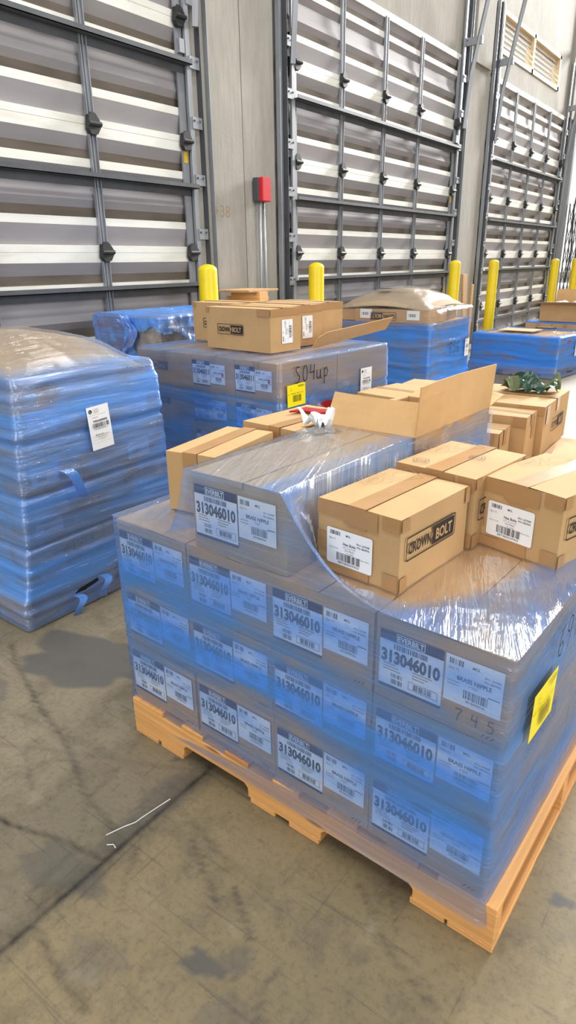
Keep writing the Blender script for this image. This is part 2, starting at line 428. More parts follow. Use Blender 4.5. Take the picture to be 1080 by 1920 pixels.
GL = {'9': [[(.75, .55), (.5, .45), (.25, .6), (.25, .85), (.5, 1), (.75, .9), (.75, .55), (.65, .2), (.45, -.05)]],
      '5': [[(.8, 1), (.3, .97), (.25, .6), (.55, .62), (.8, .42), (.7, .1), (.4, 0), (.15, .1)]],
      '6': [[(.65, 1), (.35, .75), (.2, .35), (.3, .05), (.6, 0), (.75, .25), (.6, .45), (.3, .35)]],
      'O': [[(.5, 1), (.25, .8), (.2, .35), (.4, 0), (.7, .15), (.78, .6), (.65, .95), (.5, 1)]],
      '4': [[(.3, 1), (.2, .5), (.8, .52)], [(.75, 1), (.68, 0)]],
      '1': [[(.5, 1), (.45, 0)]],
      '7': [[(.15, .95), (.8, 1), (.45, .4), (.35, -.1)]],
      'u': [[(.15, .6), (.15, .15), (.4, 0), (.6, .2), (.62, .6), (.65, .05), (.85, 0)]],
      't': [[(.4, .95), (.4, .1), (.6, 0)], [(.15, .65), (.7, .68)]],
      'p': [[(.25, .6), (.2, -.4)], [(.22, .5), (.5, .65), (.7, .4), (.5, .1), (.22, .1)]],
      'S': [[(.75, .95), (.4, 1), (.25, .8), (.5, .55), (.75, .35), (.6, .05), (.2, 0)]]}
def marker(s, h, t=.004, adv=.8, mat='ink'):
    p = Print(); x = 0
    for ch in s:
        for st in GL.get(ch, []):
            p2 = []
            for a, b in zip(st, st[1:]):
                for i in range(3): q = i/3; p2.append((x+(a[0]*(1-q)+b[0]*q)*h*.75, (a[1]*(1-q)+b[1]*q)*h))
            p2.append((x+st[-1][0]*h*.75, st[-1][1]*h)); p.stroke(p2, t, mat)
        x += h*adv*.8
    return p

# ------------------------------------------------------------------ cartons
def carton_mesh(w, d, h, mat, wob=.003, seed=0, lid=True, nb=6):
    """x 0..w, y 0..d, z 0..h, bulging slightly, with the two closed top flaps meeting in a seam"""
    r = random.Random(seed); bm = bmesh.new()
    nx, ny, nz = nb, nb, 4
    mb = MB(); m = M[mat]
    def grid(fn, nu, nv):
        b = len(mb.v)
        for i in range(nu+1):
            for j in range(nv+1): mb.v.append(fn(i/nu, j/nv))
        for i in range(nu):
            for j in range(nv):
                a = b+i*(nv+1)+j; mb.face((a, a+nv+1, a+nv+2, a+1), m)
    def bul(a, b): return wob*(math.sin(PI*a)*math.sin(PI*b))
    s1, s2, s3, s4 = [r.uniform(-.6, 1.2) for _ in range(4)]
    grid(lambda a, b: (a*w, -bul(a, b)*s1, b*h), nx, nz)
    grid(lambda a, b: ((1-a)*w, d+bul(a, b)*s2, b*h), nx, nz)
    grid(lambda a, b: (w+bul(a, b)*s3, a*d, b*h), ny, nz)
    grid(lambda a, b: (-bul(a, b)*s4, (1-a)*d, b*h), ny, nz)
    grid(lambda a, b: (a*w, (1-b)*d, 0), 1, 1)
    if lid:
        # two flaps with seam along the longer side
        for k in (0, 1):
            g = .0015; lift = r.uniform(0, .003)
            if w >= d: grid(lambda a, b, k=k, lift=lift: (a*w, (d/2-g)*b+(d/2+g)*k, h+lift*(b if k == 0 else 1-b)+bul(a, b)*.6), nx, 4)
            else: grid(lambda a, b, k=k, lift=lift: ((w/2-g)*a+(w/2+g)*k, b*d, h+lift*(a if k == 0 else 1-a)+bul(a, b)*.6), 4, ny)
        mb.add([(.002, .002, h-.004), (w-.002, .002, h-.004), (w-.002, d-.002, h-.004), (.002, d-.002, h-.004)], [(0, 1, 2, 3)], m)
    return mb
def strip(name, parent, pts, width, side, mat, lift=.0007):
    """tape laid over a polyline of points; side = direction of its width"""
    mb = MB(); sd = Vector(side).normalized()*width/2; vs = []
    for p in pts: vs += [Vector(p)-sd, Vector(p)+sd]
    mb.add(vs, [(2*i, 2*i+1, 2*i+3, 2*i+2) for i in range(len(pts)-1)], M[mat])
    return mb.build(name, parent)
def carton(label, loc, rz, dims, cat='carton', mat='card', tape='x', group=None, seed=0, name='cardboard_carton', corner=False, tilt=None, tdrop=.05):
    w, d, h = dims
    t = thing(name, label, cat, loc, rz, group)
    if tilt: t.rotation_euler = (tilt[0], tilt[1], rz)
    carton_mesh(w, d, h, mat, seed=seed).build('body', t, smooth=False)
    e = .0035
    if tape == 'x': strip('tape', t, [(-e, d/2, h-tdrop), (-e, d/2, h+e), (w+e, d/2, h+e), (w+e, d/2, h-tdrop)], .05, (0, 1, 0), 'tape')
    elif tape == 'y': strip('tape', t, [(w/2, -e, h-tdrop), (w/2, -e, h+e), (w/2, d+e, h+e), (w/2, d+e, h-tdrop)], .05, (1, 0, 0), 'tape')
    return t
def edge_tape(t, dims, face, z, h=.035, x0=0, x1=None, wrap=.0, mat='tape'):
    """tape patch laid on a side: face 'f' (y=0) or 'r' (x=w)"""
    w, d, hh = dims; e = .004; mb = MB(); x1 = w if x1 is None else x1
    if face == 'f': mb.add([(x0, -e, z), (x1, -e, z), (x1, -e, z+h), (x0, -e, z+h)], [(0, 1, 2, 3)], M[mat])
    else: mb.add([(w+e, x0, z), (w+e, x1, z), (w+e, x1, z+h), (w+e, x0, z+h)], [(0, 1, 2, 3)], M[mat])
    return mb.build('tape', t)

# ------------------------------------------------------------------ pallets
def pallet(label, loc, rz, L=1.219, W=1.016, group='wooden pallets under wrapped loads'):
    """local x runs 0..-L along the notched stringers, y 0..W; returns the root"""
    t = thing('wooden_pallet', label, 'pallet', loc, rz, group)
    th = .017; zb = th; zt = zb+.100
    def notch(x):
        return 0
    # stringer outline (x,z), cut with two fork notches
    out = [(0, zb), (-.198, zb), (-.200, zb+.030), (-.212, zb+.042), (-.455, zb+.042), (-.467, zb+.030), (-.469, zb),
           (-.722, zb), (-.724, zb+.030), (-.736, zb+.042), (-.975, zb+.042), (-.987, zb+.030), (-.989, zb), (-L, zb), (-L, zt), (0, zt)]
    for y in (0, W/2-.019, W-.038):
        mb = MB(); n = len(out); off = random.random()*3
        b = len(mb.v)
        # triangulated fan by columns so the concave outline stays clean
        bm = bmesh.new(); vs = [bm.verts.new((p[0], y, p[1])) for p in out]; f = bm.faces.new(vs)
        res = bmesh.ops.extrude_face_region(bm, geom=[f]); nv = [e for e in res['geom'] if isinstance(e, bmesh.types.BMVert)]
        bmesh.ops.translate(bm, vec=(0, .038, 0), verts=nv); bmesh.ops.recalc_face_normals(bm, faces=bm.faces)
        bmesh.ops.bevel(bm, geom=bm.edges[:], offset=.0015, segments=1, affect='EDGES')
        uvl = bm.loops.layers.uv.new('UVMap')
        for fc in bm.faces:
            for lp in fc.loops: lp[uvl].uv = (lp.vert.co.x+off, lp.vert.co.z+lp.vert.co.y+off)
        me = bpy.data.meshes.new('stringer'); bm.to_mesh(me); bm.free(); me.materials.append(M['wood'])
        o = bpy.data.objects.new('stringer', me); C.objects.link(o); o.parent = t
    xs = [0, .19, .36, .54, .72, .90, 1.079]; 
    for i, x in enumerate(xs):
        w = .14 if i in (0, 6) else .09
        mb = MB(); mb.box(-x-w, -x, 0, W, zt, zt+th, M['wood2' if i % 3 == 1 else 'wood']); mb.build('deck_board', t, bevel=.0015)
    for x, w in ((0, .108), (.115, .09), (.475, .10), (.625, .09), (.995, .10), (1.11, .109)):
        mb = MB(); mb.box(-x-w, -x, 0, W, 0, th, M['wood']); mb.build('bottom_board', t, bevel=.0015)
    return t

# ------------------------------------------------------------------ stretch film over a load
def fbm(x, y, z=0): return noise.noise(Vector((x, y, z)))+.5*noise.noise(Vector((x*2.1, y*2.1, z+7)))
def film_object(name, parent, grid_rows, mat, tintf=None, holes=None, closed=True):
    """grid_rows: rows of (Vector, tint, u, v)"""
    vs = []; tints = []; uvs = []; faces = []; nr = len(grid_rows); nc = len(grid_rows[0])
    for row in grid_rows:
        for p, ti, u, v in row: vs.append(tuple(p)); tints.append(ti); uvs.append((u, v))
    for i in range(nr-1):
        for j in range(nc-1):
            a = i*nc+j; q = (a, a+1, a+nc+1, a+nc)
            if holes and holes([vs[k] for k in q]): continue
            faces.append(q)
    me = bpy.data.meshes.new(name); me.from_pydata(vs, [], faces); me.materials.append(mat)
    at = me.attributes.new('tint', 'FLOAT', 'POINT'); at.data.foreach_set('value', tints)
    ul = me.uv_layers.new(name='UVMap')
    for lp in me.loops: ul.data[lp.index].uv = uvs[lp.vertex_index]
    me.shade_smooth(); me.update()
    o = bpy.data.objects.new(name, me); C.objects.link(o)
    if parent: o.parent = parent
    return o
def rrect_pt(u, x0, x1, y0, y1, r):
    """point and normal at perimeter fraction u, starting at (x0,y0) going +x"""
    w = x1-x0-2*r; d = y1-y0-2*r; a = PI*r/2; P = 2*(w+d)+4*a; s = (u % 1)*P
    segs = [('l', (x0+r, y0), (1, 0), (0, -1), w), ('c', (x1-r, y0+r), -90, None, a), ('l', (x1, y0+r), (0, 1), (1, 0), d), ('c', (x1-r, y1-r), 0, None, a),
            ('l', (x1-r, y1), (-1, 0), (0, 1), w), ('c', (x0+r, y1-r), 90, None, a), ('l', (x0, y1-r), (0, -1), (-1, 0), d), ('c', (x0+r, y0+r), 180, None, a)]
    for k, o, dd, n, ln in segs:
        if s <= ln or k == 'c' and o == (x0+r, y0+r):
            if k == 'l': return Vector((o[0]+dd[0]*s, o[1]+dd[1]*s)), Vector(n)
            an = R(dd)+min(s, ln)/r; nn = Vector((math.cos(an), math.sin(an))); return Vector(o)+nn*r, nn
        s -= ln
    return Vector((x0+r, y0)), Vector((0, -1))
def wrap_load(label, loc, rz, levels, mat, top=None, nc=220, dv=.016, amp=.004, seed=0, group=None, shrink=None, slant=.05, fold=.006):
    """levels: (z, x0,x1,y0,y1, tint). top: fn(x,y,edge)->(z,tint) closes the load"""
    t = thing('stretch_wrap', label, 'plastic wrap', loc, rz, group)
    rows = []; v = 0
    lv = []
    for a, b in zip(levels, levels[1:]):
        n = max(1, int(abs(b[0]-a[0])/dv))
        for i in range(n):
            q = i/n; lv.append([a[k]*(1-q)+b[k]*q for k in range(6)])
    lv.append(list(levels[-1]))
    P = 2*(levels[0][2]-levels[0][1]+levels[0][4]-levels[0][3])
    for z, x0, x1, y0, y1, ti in lv:
        row = []
        for j in range(nc+1):
            u = j/nc; p, n = rrect_pt(u, x0, x1, y0, y1, .018)
            uu = u*P
            d = amp*fbm(uu*1.5+seed, (z+uu*slant if j < nc else z)*38, seed) if j not in (0, nc) else 0
            fl = fold*max(0, math.sin((z-uu*slant*.6)*34+2.5*noise.noise(Vector((uu*1.3, z*3, seed)))))**6 if j not in (0, nc) else 0
            p = p+n*(d+fl+.002)
            row.append((Vector((p.x, p.y, z)), ti, uu, z))
        rows.append(row)
    z, x0, x1, y0, y1, ti = lv[-1]
    if top:
        nt = 26
        for k in range(1, nt+1):
            s = 1-k/nt; row = []
            for j in range(nc+1):
                u = j/nc; p, n = rrect_pt(u, x0, x1, y0, y1, .018)
                cx, cy = (x0+x1)/2, (y0+y1)/2; px, py = cx+(p.x-cx)*s, cy+(p.y-cy)*s
                zz, tt = top((px-x0)/(x1-x0), (py-y0)/(y1-y0), s)
                zz += .005*fbm(px*9+seed, py*9, 3)*(1 if 0 < k < nt else 0)
                row.append((Vector((px, py, zz)), tt, u*P*.5+px*.5, z+(1-s)*.5))
            rows.append(row)
    film_object('film', t, rows, mat)
    return t
F_deep = film_mat('dense_blue_stretch_film', deep=(110, 160, 245), haze=.8, seed=2, strength=1.25, scat=(72, 150, 248))
F_top = film_mat('thin_film_on_top', haze=.58, seed=4, slant=.22, gloss=.012, wrink=.7)
F_near = film_mat('thin_blue_stretch_film', haze=.58, seed=4, slant=.22, gloss=.045)

# ================================================================== SETTING
XW = -4.55
def struct(mb, name, parent=None, **k):
    o = mb.build(name, parent, **k)
    if not parent: o['kind'] = 'structure'
    return o
# --- floor with joints, scuffs and stains in vertex attributes
def build_floor():
    xs = np.unique(np.concatenate([np.arange(-6, -2.6, .5), np.arange(-2.6, .8, .013), np.arange(.8, 16, 1.0)]))
    ys = np.unique(np.concatenate([np.arange(-5, -.2, .5), np.arange(-.2, 2.3, .013), np.arange(2.3, 46, 1.0)]))
    X, Y = np.meshgrid(xs, ys, indexing='ij')
    nx, ny = X.shape
    rng = np.random.RandomState(3)
    wob = .012*np.sin(Y*9+np.sin(X*7)*2)+.008*np.sin(Y*31+X*13)
    def seg(ax, ay, bx, by, w, soft=None, wobk=1):
        d = np.array([bx-ax, by-ay]); L = np.hypot(*d); d = d/L
        px = X+wob*wobk-ax; py = Y+wob*wobk*.7-ay
        t = np.clip(px*d[0]+py*d[1], 0, L); q = np.hypot(px-t*d[0], py-t*d[1])
        return np.clip(1-q/w, 0, 1)
    ln = np.zeros_like(X)
    def put(v, k): np.maximum(ln, v*k, out=ln)
    put(seg(-1.132, -2, -1.132, 2.2, .016, wobk=.25)*1.6, .8); put(seg(-1.15, .3, -1.12, 1.3, .06), .55)
    put(seg(-1.484, .618, -1.313, .659, .012)*1.4, .8); put(seg(-1.313, .659, -1.14, .692, .012)*1.4, .8); put(seg(-2.2, .50, -1.484, .618, .012)*1.4, .8)
    put(seg(-2.279, 1.13, -1.446, .865, .018), .8); put(seg(-1.446, .865, -1.201, .778, .014), .6); put(seg(-1.128, .505, -.88, .438, .016), .7)
    put(seg(-1.6, 1.5, -1.14, .4, .012), .35); put(seg(-1.0, .9, -.8, .8, .012), .5); put(seg(-.8, .845, -.666, .765, .008), .7)
    put(seg(-1.9, .9, -1.25, .98, .02), .35); put(seg(-1.85, .75, -1.14, 1.08, .016), .35); put(seg(-1.07, .94, -.72, .86, .012), .4)
    for i in range(46):
        ax, ay = rng.uniform(-2.4, .5), rng.uniform(-.1, 1.9); an = rng.uniform(0, PI); L = rng.uniform(.06, .42)
        put(seg(ax, ay, ax+L*np.cos(an), ay+L*np.sin(an), rng.uniform(.006, .013)), rng.uniform(.2, .6))
    def blob(cx, cy, rx, ry, an, k, seed):
        dx, dy = X-cx, Y-cy; a = dx*np.cos(an)+dy*np.sin(an); b = -dx*np.sin(an)+dy*np.cos(an)
        th = np.arctan2(b/ry, a/rx); rr = np.hypot(a/rx, b/ry)
        e = 1+.16*np.sin(th*3+seed)+.1*np.sin(th*5+seed*2)+.05*np.sin(th*11+seed)
        return np.clip((e-rr)*9, 0, 1)*k
    st = blob(-1.90, 1.27, .34, .17, .35, .85, 1.0)
    for b in ((-.74, .655, .055, .03, .3, .8, 2.), (-.69, .70, .05, .03, .8, .45, 5.), (-.14, 1.27, .035, .018, .5, .9, 3.), (-.1, 1.31, .02, .012, .5, .7, 4.),
              (-1.30, 1.13, .022, .014, .5, .9, 1.), (-1.18, .98, .02, .012, .2, .6, 2.), (-1.24, 1.07, .018, .01, .2, .8, 3.), (-2.05, .95, .10, .03, -.3, .5, 3.), (-1.2, .62, .14, .06, .2, .5, 2.),
              (-1.16, .90, .05, .2, .0, .45, 6.), (-.95, .52, .08, .05, .4, .3, 1.), (-.62, .6, .07, .05, .4, .35, 3.)):
        np.maximum(st, blob(*b), out=st)
    vs = np.stack([X, Y, np.zeros_like(X)], -1).reshape(-1, 3)
    i = np.arange(nx-1)[:, None]*ny+np.arange(ny-1)[None, :]
    fs = np.stack([i, i+ny, i+ny+1, i+1], -1).reshape(-1, 4)
    me = bpy.data.meshes.new('floor'); me.vertices.add(len(vs)); me.vertices.foreach_set('co', vs.ravel())
    me.loops.add(fs.size); me.loops.foreach_set('vertex_index', fs.ravel().astype(np.int32))
    me.polygons.add(len(fs)); me.polygons.foreach_set('loop_start', (np.arange(len(fs))*4).astype(np.int32))
    me.update(calc_edges=True); me.validate(); me.materials.append(M['floor'])
    for nme, arr in (('stain', st), ('scuff', ln)):
        a = me.attributes.new(nme, 'FLOAT', 'POINT'); a.data.foreach_set('value', arr.ravel().astype(np.float32))
    o = bpy.data.objects.new('floor', me); C.objects.link(o); o['kind'] = 'structure'
build_floor()

# --- left wall
mb = MB(); c = M['concrete']; DZ = 4.24
doors = [(.45, 4.72), (6.30, 10.55), (12.08, 16.22), (17.0, 21.2)]
edges = [(-16, doors[0][0])]+[(doors[i][1], doors[i+1][0]) for i in range(3)]+[(doors[3][1], 40)]
for a, b in edges:
    mb.box(XW-.3, XW-.04, a, b, 0, DZ, c)
for a, b in edges[1:4]:
    m_ = (a+b)/2-.02
    x = XW
    mb.box(XW-.05, x, a+.02, m_-.012, 0, DZ, c); mb.box(XW-.05, x-.012, m_+.012, b-.30, 0, DZ, c)
WY0, WY1, WZ0, WZ1 = 11.86, 15.45, 4.58, 5.17
mb.box(XW-.3, XW-.02, -16, WY0, DZ, 9, c); mb.box(XW-.3, XW-.02, WY1, 40, DZ, 9, c)
mb.box(XW-.3, XW-.02, WY0, WY1, DZ, WZ0, c); mb.box(XW-.3, XW-.02, WY0, WY1, WZ1, 9, c)
for a, b in edges[1:4]: mb.box(XW-.05, XW+.04, (a+b)/2-.35, (a+b)/2+.35, DZ, 9, c)
struct(mb, 'wall_left')
p = Print(); p.text('+38', 0, 0, .11, 'greyink', bold=-.01)
o = p.mesh('wall_marking', None, (XW, 5.02, 1.86), (0, 1, 0), (0, 0, 1)); tag(o, 'faint grey +38 handwritten on the concrete column left of the red box', 'marking')
# far wall closing the hall and its end
mb = MB(); mb.box(-5, 16, 40, 40.3, 0, 9, c); struct(mb, 'wall_back')

mb = MB(); mb.box(-40, XW-.3, -16, 60, -.25, -.05, c); struct(mb, 'trim_1')     # sunlit yard outside
t = thing('backdrop', 'bright white trailer added outside the open dock doorway', 'backdrop', (-9, 27, -.05))  # added white backdrop that makes the view through the doorway bright
mb = MB(); mb.box(-4.5, 3.6, 0, 3, 1.0, 6.5, M['outdoor_white'] if 'outdoor_white' in M else M['paper']); mb.build('body', t)
mb = MB(); mb.box(-4.5, 3.6, .4, 3, 0, 1.0, M['paper']); mb.build('skirt', t)  # lower part of the added backdrop
# --- louvered window
w = MB(); w.box(XW-.14, XW+.0, WY0, WY1, WZ0-.0, WZ0+.07, M['tan_frame']); w.box(XW-.14, XW, WY0, WY1, WZ1-.06, WZ1, M['tan_frame'])
for y in (WY0, (WY0+WY1)/2+.1-.04, WY1-.08): w.box(XW-.14, XW, y, y+.08, WZ0, WZ1, M['tan_frame'])
wr = empty('window_1', (0, 0, 0)); wr['kind'] = 'structure'; w.build('window_frame', wr)
for k in range(6):
    z = WZ0+.10+k*.078; mb = MB(); mtx = Matrix.Translation((XW-.07, 0, z)) @ Matrix.Rotation(R(62), 4, 'Y')
    mb.box(-.045, .045, WY0+.08, WY1-.08, -.004, .004, M['louver'], mtx); mb.build('louver_blade', wr)

# --- sectional dock doors
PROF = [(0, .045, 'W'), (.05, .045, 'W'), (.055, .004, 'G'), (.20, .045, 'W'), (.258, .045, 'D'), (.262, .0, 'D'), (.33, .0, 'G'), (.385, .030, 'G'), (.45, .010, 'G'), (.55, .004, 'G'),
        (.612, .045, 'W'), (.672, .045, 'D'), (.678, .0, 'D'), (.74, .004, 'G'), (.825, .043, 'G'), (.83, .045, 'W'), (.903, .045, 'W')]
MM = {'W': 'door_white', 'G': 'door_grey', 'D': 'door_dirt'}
def panel_mesh(L, h0=0, h1=.905, name='door_panel', parent=None, z=0):
    mb = MB(); pr = [q for q in PROF if h0 <= q[0] <= h1]
    n = max(2, int(L/.5))
    for (za, xa, ma), (zb, xb, _) in zip(pr, pr[1:]):
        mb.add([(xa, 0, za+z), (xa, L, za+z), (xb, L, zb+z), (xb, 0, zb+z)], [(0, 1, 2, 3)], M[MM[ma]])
    a, b = pr[0][0]+z, pr[-1][0]+z
    mb.add([(-.02, 0, a), (-.02, L, a), (-.02, L, b), (-.02, 0, b)], [(0, 3, 2, 1)], M['door_grey'])
    mb.add([(-.02, 0, a), (-.02, L, a), (.045, L, a), (.045, 0, a)], [(0, 1, 2, 3)], M['door_grey'])
    mb.add([(-.02, 0, b), (-.02, L, b), (.045, L, b), (.045, 0, b)], [(0, 3, 2, 1)], M['door_white'])
    return mb.build(name, parent)
JZ = [.635, 1.54, 2.445, 3.35]
def dock_door(i, y0, y1, mull, left=True):
    d = empty('door_%d' % i, (XW-.06, y0, 0)); d['kind'] = 'structure'; L = y1-y0
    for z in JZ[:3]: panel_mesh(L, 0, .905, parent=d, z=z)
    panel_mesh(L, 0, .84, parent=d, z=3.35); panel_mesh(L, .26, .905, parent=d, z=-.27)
    mb = MB(); mb.box(-.02, .055, 0, L, 4.165, 4.24, M['door_white']); mb.build('top_rail', d)
    mb = MB(); mb.box(0, .06, 0, L, 0, .05, M['black']); mb.build('bottom_seal', d)
    ys = [m-y0 for m in mull]
    for y in ys:
        for z0, z1 in zip([0]+JZ, JZ+[4.2]):
            mb = MB(); mb.box(.047, .060, y-.033, y+.033, z0+.02, z1-.02, M['galv']); mb.box(.060, .078, y-.033, y-.027, z0+.02, z1-.02, M['galv']); mb.box(.060, .078, y+.027, y+.033, z0+.02, z1-.02, M['galv'])
            mb.box(.060, .072, y-.006, y+.006, z0+.02, z1-.02, M['galv'])
            mb.build('stile', d)
    for y in (.04, L-.04):
        mb = MB(); mb.box(.047, .062, y-.04, y+.04, .02, 4.2, M['galv']); mb.build('stile', d)
    for z in JZ[:]:
        for y in ys+[.05, L-.05]:
            mb = MB(); mb.prism([(y-.055, z-.035), (y-.03, z-.07), (y+.03, z-.065), (y+.062, z-.02), (y+.058, z+.03), (y+.02, z+.075), (y-.04, z+.062)], 0, .062, .105, M['hinge'])
            mb.tube([(.112, y-.055, z+.002), (.112, y+.06, z+.002)], .018, M['hinge']); mb.box(.088, .096, y-.02, y+.02, z-.075, z+.08, M['hinge'])
            mb.build('hinge', d)
    for z in (1.25, 2.075, 3.02, .36):
        mb = MB()
        if z > .5: mb.box(.06, .15, -.02, L+.02, z-.003, z+.003, M['steel_dark'])
        mb.box(.145 if z > .5 else .078, .150 if z > .5 else .084, -.02, L+.02, z-.003, z+.035, M['steel_dark']); mb.box(.06, .064, -.02, L+.02, z-.06, z+.003, M['steel_dark'])
        mb.build('strut', d)
    # tracks
    for sgn, yb in ((-1, 0), (1, L)):
        mb = MB()
        def bx(a, b, x0, x1, z0, z1, m): mb.box(x0, x1, min(yb+sgn*a, yb+sgn*b), max(yb+sgn*a, yb+sgn*b), z0, z1, m)
        bx(.00, .055, .075, .10, 0, 5.2, M['galv'])        # track channel face
        bx(.10, .27, .05, .056, 0, 5.2, M['galv']); bx(.262, .27, .05, .11, 0, 5.2, M['galv']); bx(.155, .16, .05, .12, 0, 5.2, M['steel_dark'])
        bx(.055, .10, .03, .035, 0, 5.2, M['black'])  # black strip painting the shade inside the track slot
        mb.build('track', d)
        z = .35
        while z < 4.6:
            mb = MB(); bx(.03, .15, .102, .108, z-.045, z+.045, M['galv'])
            for q in (.05, .12): mb.tube([(.108, yb+sgn*q, z+.015), (.116, yb+sgn*q, z+.015)], .009, M['hinge'])
            mb.build('track_bracket', d); z += .45
        # inclined lift rail
        mb = MB(); mb.tube([(.14, yb+sgn*.09, 3.3), (.19, yb+sgn*.09, 4.0), (.62, yb+sgn*.09, 6.2), (1.4, yb+sgn*.09, 9.0)], .035, M['galv'], n=4); mb.build('lift_rail', d)
        mb = MB(); 
        for z in (4.4, 5.4): mb.box(.06, .14+(z-3.3)*.17, yb+sgn*.09-.02, yb+sgn*.09+.02, z-.05, z+.05, M['galv'])
        mb.build('rail_bracket', d)
    for z, kk in ((.9, 0), (2.28, 1)):
        mb = MB(); mb.box(.063, .066, L-.065, L-.02, z, z+.16, M['yellow_tag']); mb.build('warning_tag', d)['label'] = 'yellow warning tag'
    mb = MB(); mb.box(.062, .10, L-.07, L-.01, 3.1, 3.2, M['galv']); mb.build('latch_plate', d)
    return d
dock_door(1, *doors[0], [1.6, 2.63, 3.67])
dock_door(2, *doors[1], [7.27, 8.27, 9.26])
dock_door(3, *doors[2], [13.10, 14.12, 15.15])
# --- the open fourth dock door: steel jambs and a folding lattice gate
d4 = empty('door_4', (XW, doors[3][0], 0)); d4['kind'] = 'structure'
for y in (-.15, 4.2):
    mb = MB(); mb.box(-.02, .08, y, y+.12, 0, 5.5, M['galv']); mb.build('track', d4)
gt = thing('folding_gate', 'dark steel lattice folding gate across the bright open dock doorway', 'gate', (XW+.12, doors[3][0], 0))
for k in range(13):
    mb = MB(); mb.box(-.012, .012, k*.34-.008, k*.34+.012, 0, 2.6, M['steel_dark']); mb.build('upright', gt)
mb = MB()
for k in range(12):
    for z in np.arange(.1, 2.4, .42):
        mb.tube([(.014, k*.34, z), (.014, k*.34+.34, z+.42)], .008, M['steel_dark'], n=4); mb.tube([(-.014, k*.34+.34, z), (-.014, k*.34, z+.42)], .008, M['steel_dark'], n=4)
mb.build('lattice', gt)
mb = MB()
for k in range(3):
    mb.tube([(.05, .3+k*.5, 4.1), (.08, .35+k*.5, 3.2), (.05, .25+k*.5, 2.5), (.07, .4+k*.5, 1.6), (.05, .3+k*.5, .9)], .018, M['hinge'], n=6)
o = mb.build('hanging_cable', None); o.location = (XW+.1, doors[3][0], 0); tag(o, 'dark cables hanging in the bright open dock doorway', 'cable')

# --- bollards
bol = [(4.40, 'yellow bollard at the right end of the nearest dock door'), (6.09, 'yellow bollard at the left side of the middle dock door, behind the carton pile'),
       (9.81, 'yellow bollard at the right side of the middle dock door, with a plank behind it'), (11.46, 'tall yellow bollard standing in front of the far dock door'),
       (15.14, 'yellow bollard at the right side of the far dock door'), (16.85, 'yellow bollard at the frame edge by the bright open doorway')]
proto = None
for y, lb in bol:
    if proto is None:
        proto = empty('bollard', (-4.1, y, 0))
        mb = MB(); H = 1.44; r = .082
        mb.lathe([(r, 0), (r, H-.05)]+[(r*math.cos(a), H-.05+.05*math.sin(a)) for a in (R(15), R(35), R(55), R(75), R(90))], M['yellow'], 32); mb.build('sleeve', proto, smooth=True)
        mb = MB(); mb.lathe([(.10, 0), (.10, .012), (r, .012)], M['steel_dark'], 24); mb.build('base_ring', proto)
        o = proto
    else: o = copy_tree(proto); o.location = (-4.1, y, 0)
    tag(o, lb, 'bollard', 'yellow bollards along the dock doors')

# --- red switch box, conduits, wood leaning
t = thing('disconnect_switch', 'small red electrical switch box on the concrete column beside the middle door', 'switch box', (XW, 5.68, 2.02))
mb = MB(); mb.box(0, .075, -.07, .07, 0, .22, M['steel_dark']); mb.build('housing', t, bevel=.006)
mb = MB(); mb.box(.075, .13, -.07, .07, .0, .22, M['redbox']); mb.build('cover', t, bevel=.008)['label'] = 'red cover'
for k, x in enumerate((-.03, .035)):
    mb = MB(); mb.tube([(.05, x, 0), (.045, x+.02*k, -.8), (.045, x+.05*k, -1.4), (.045, x+.06*k, -2.02)], .014, M['galv']); mb.build('conduit', t, smooth=True)
t = thing('timber_plank', 'weathered upright plank leaning on the wall between the middle and far dock doors', 'plank', (-4.40, 11.15, 0), R(0))
mb = MB(); mb.box(-.02, .02, -.09, .09, 0, 1.22, M['wood_old']); o = mb.build('board', t, bevel=.004); o.rotation_euler = (0, R(-4), 0)
mb = MB(); mb.box(.03, .06, .02, .12, 0, 1.05, M['wood_old']); o = mb.build('batten', t, bevel=.003)
t = thing('pallet_scrap', 'stack of broken tan pallet wood against the concrete column behind the cartons', 'scrap wood', (-4.2, 5.16, 0), R(4))
mb = MB()
for k in range(5): mb.box(-.3, .15, -.14, .16, .02+k*.22, .14+k*.22, M['wood_old'])
mb.build('block_stack', t, bevel=.003)
mb = MB(); mb.box(-.3, .12, -.12, .12, 1.03, 1.07, M['wood_old']); mb.box(-.3, .1, -.06, .1, 1.10, 1.14, M['wood']); mb.build('upper_block', t, bevel=.003)
mb = MB(); mb.box(-.28, .12, -.26, .24, 1.185, 1.205, M['wood_old']); mb.box(-.2, .14, -.12, .02, 1.07, 1.185, M['wood']); mb.build('top_board', t, bevel=.002)
# small floor litter
mb = MB(); pts = [(-1.192, .754), (-1.175, .80), (-1.16, .83), (-1.158, .85), (-1.15, .90), (-1.142, .945)]
mb.tube([(x, y, .002) for x, y in pts], .0016, M['cord'], n=5); tag(mb.build('strapping_scrap'), 'thin white strip of strapping lying along the floor joint', 'strapping')
mb = MB(); mb.tube([(-1.165, .735, .002), (-1.15, .745, .004), (-1.138, .742, .002)], .0016, M['cord'], n=5); tag(mb.build('strapping_scrap'), 'short curled white strapping scrap beside the long strip on the floor', 'strapping')

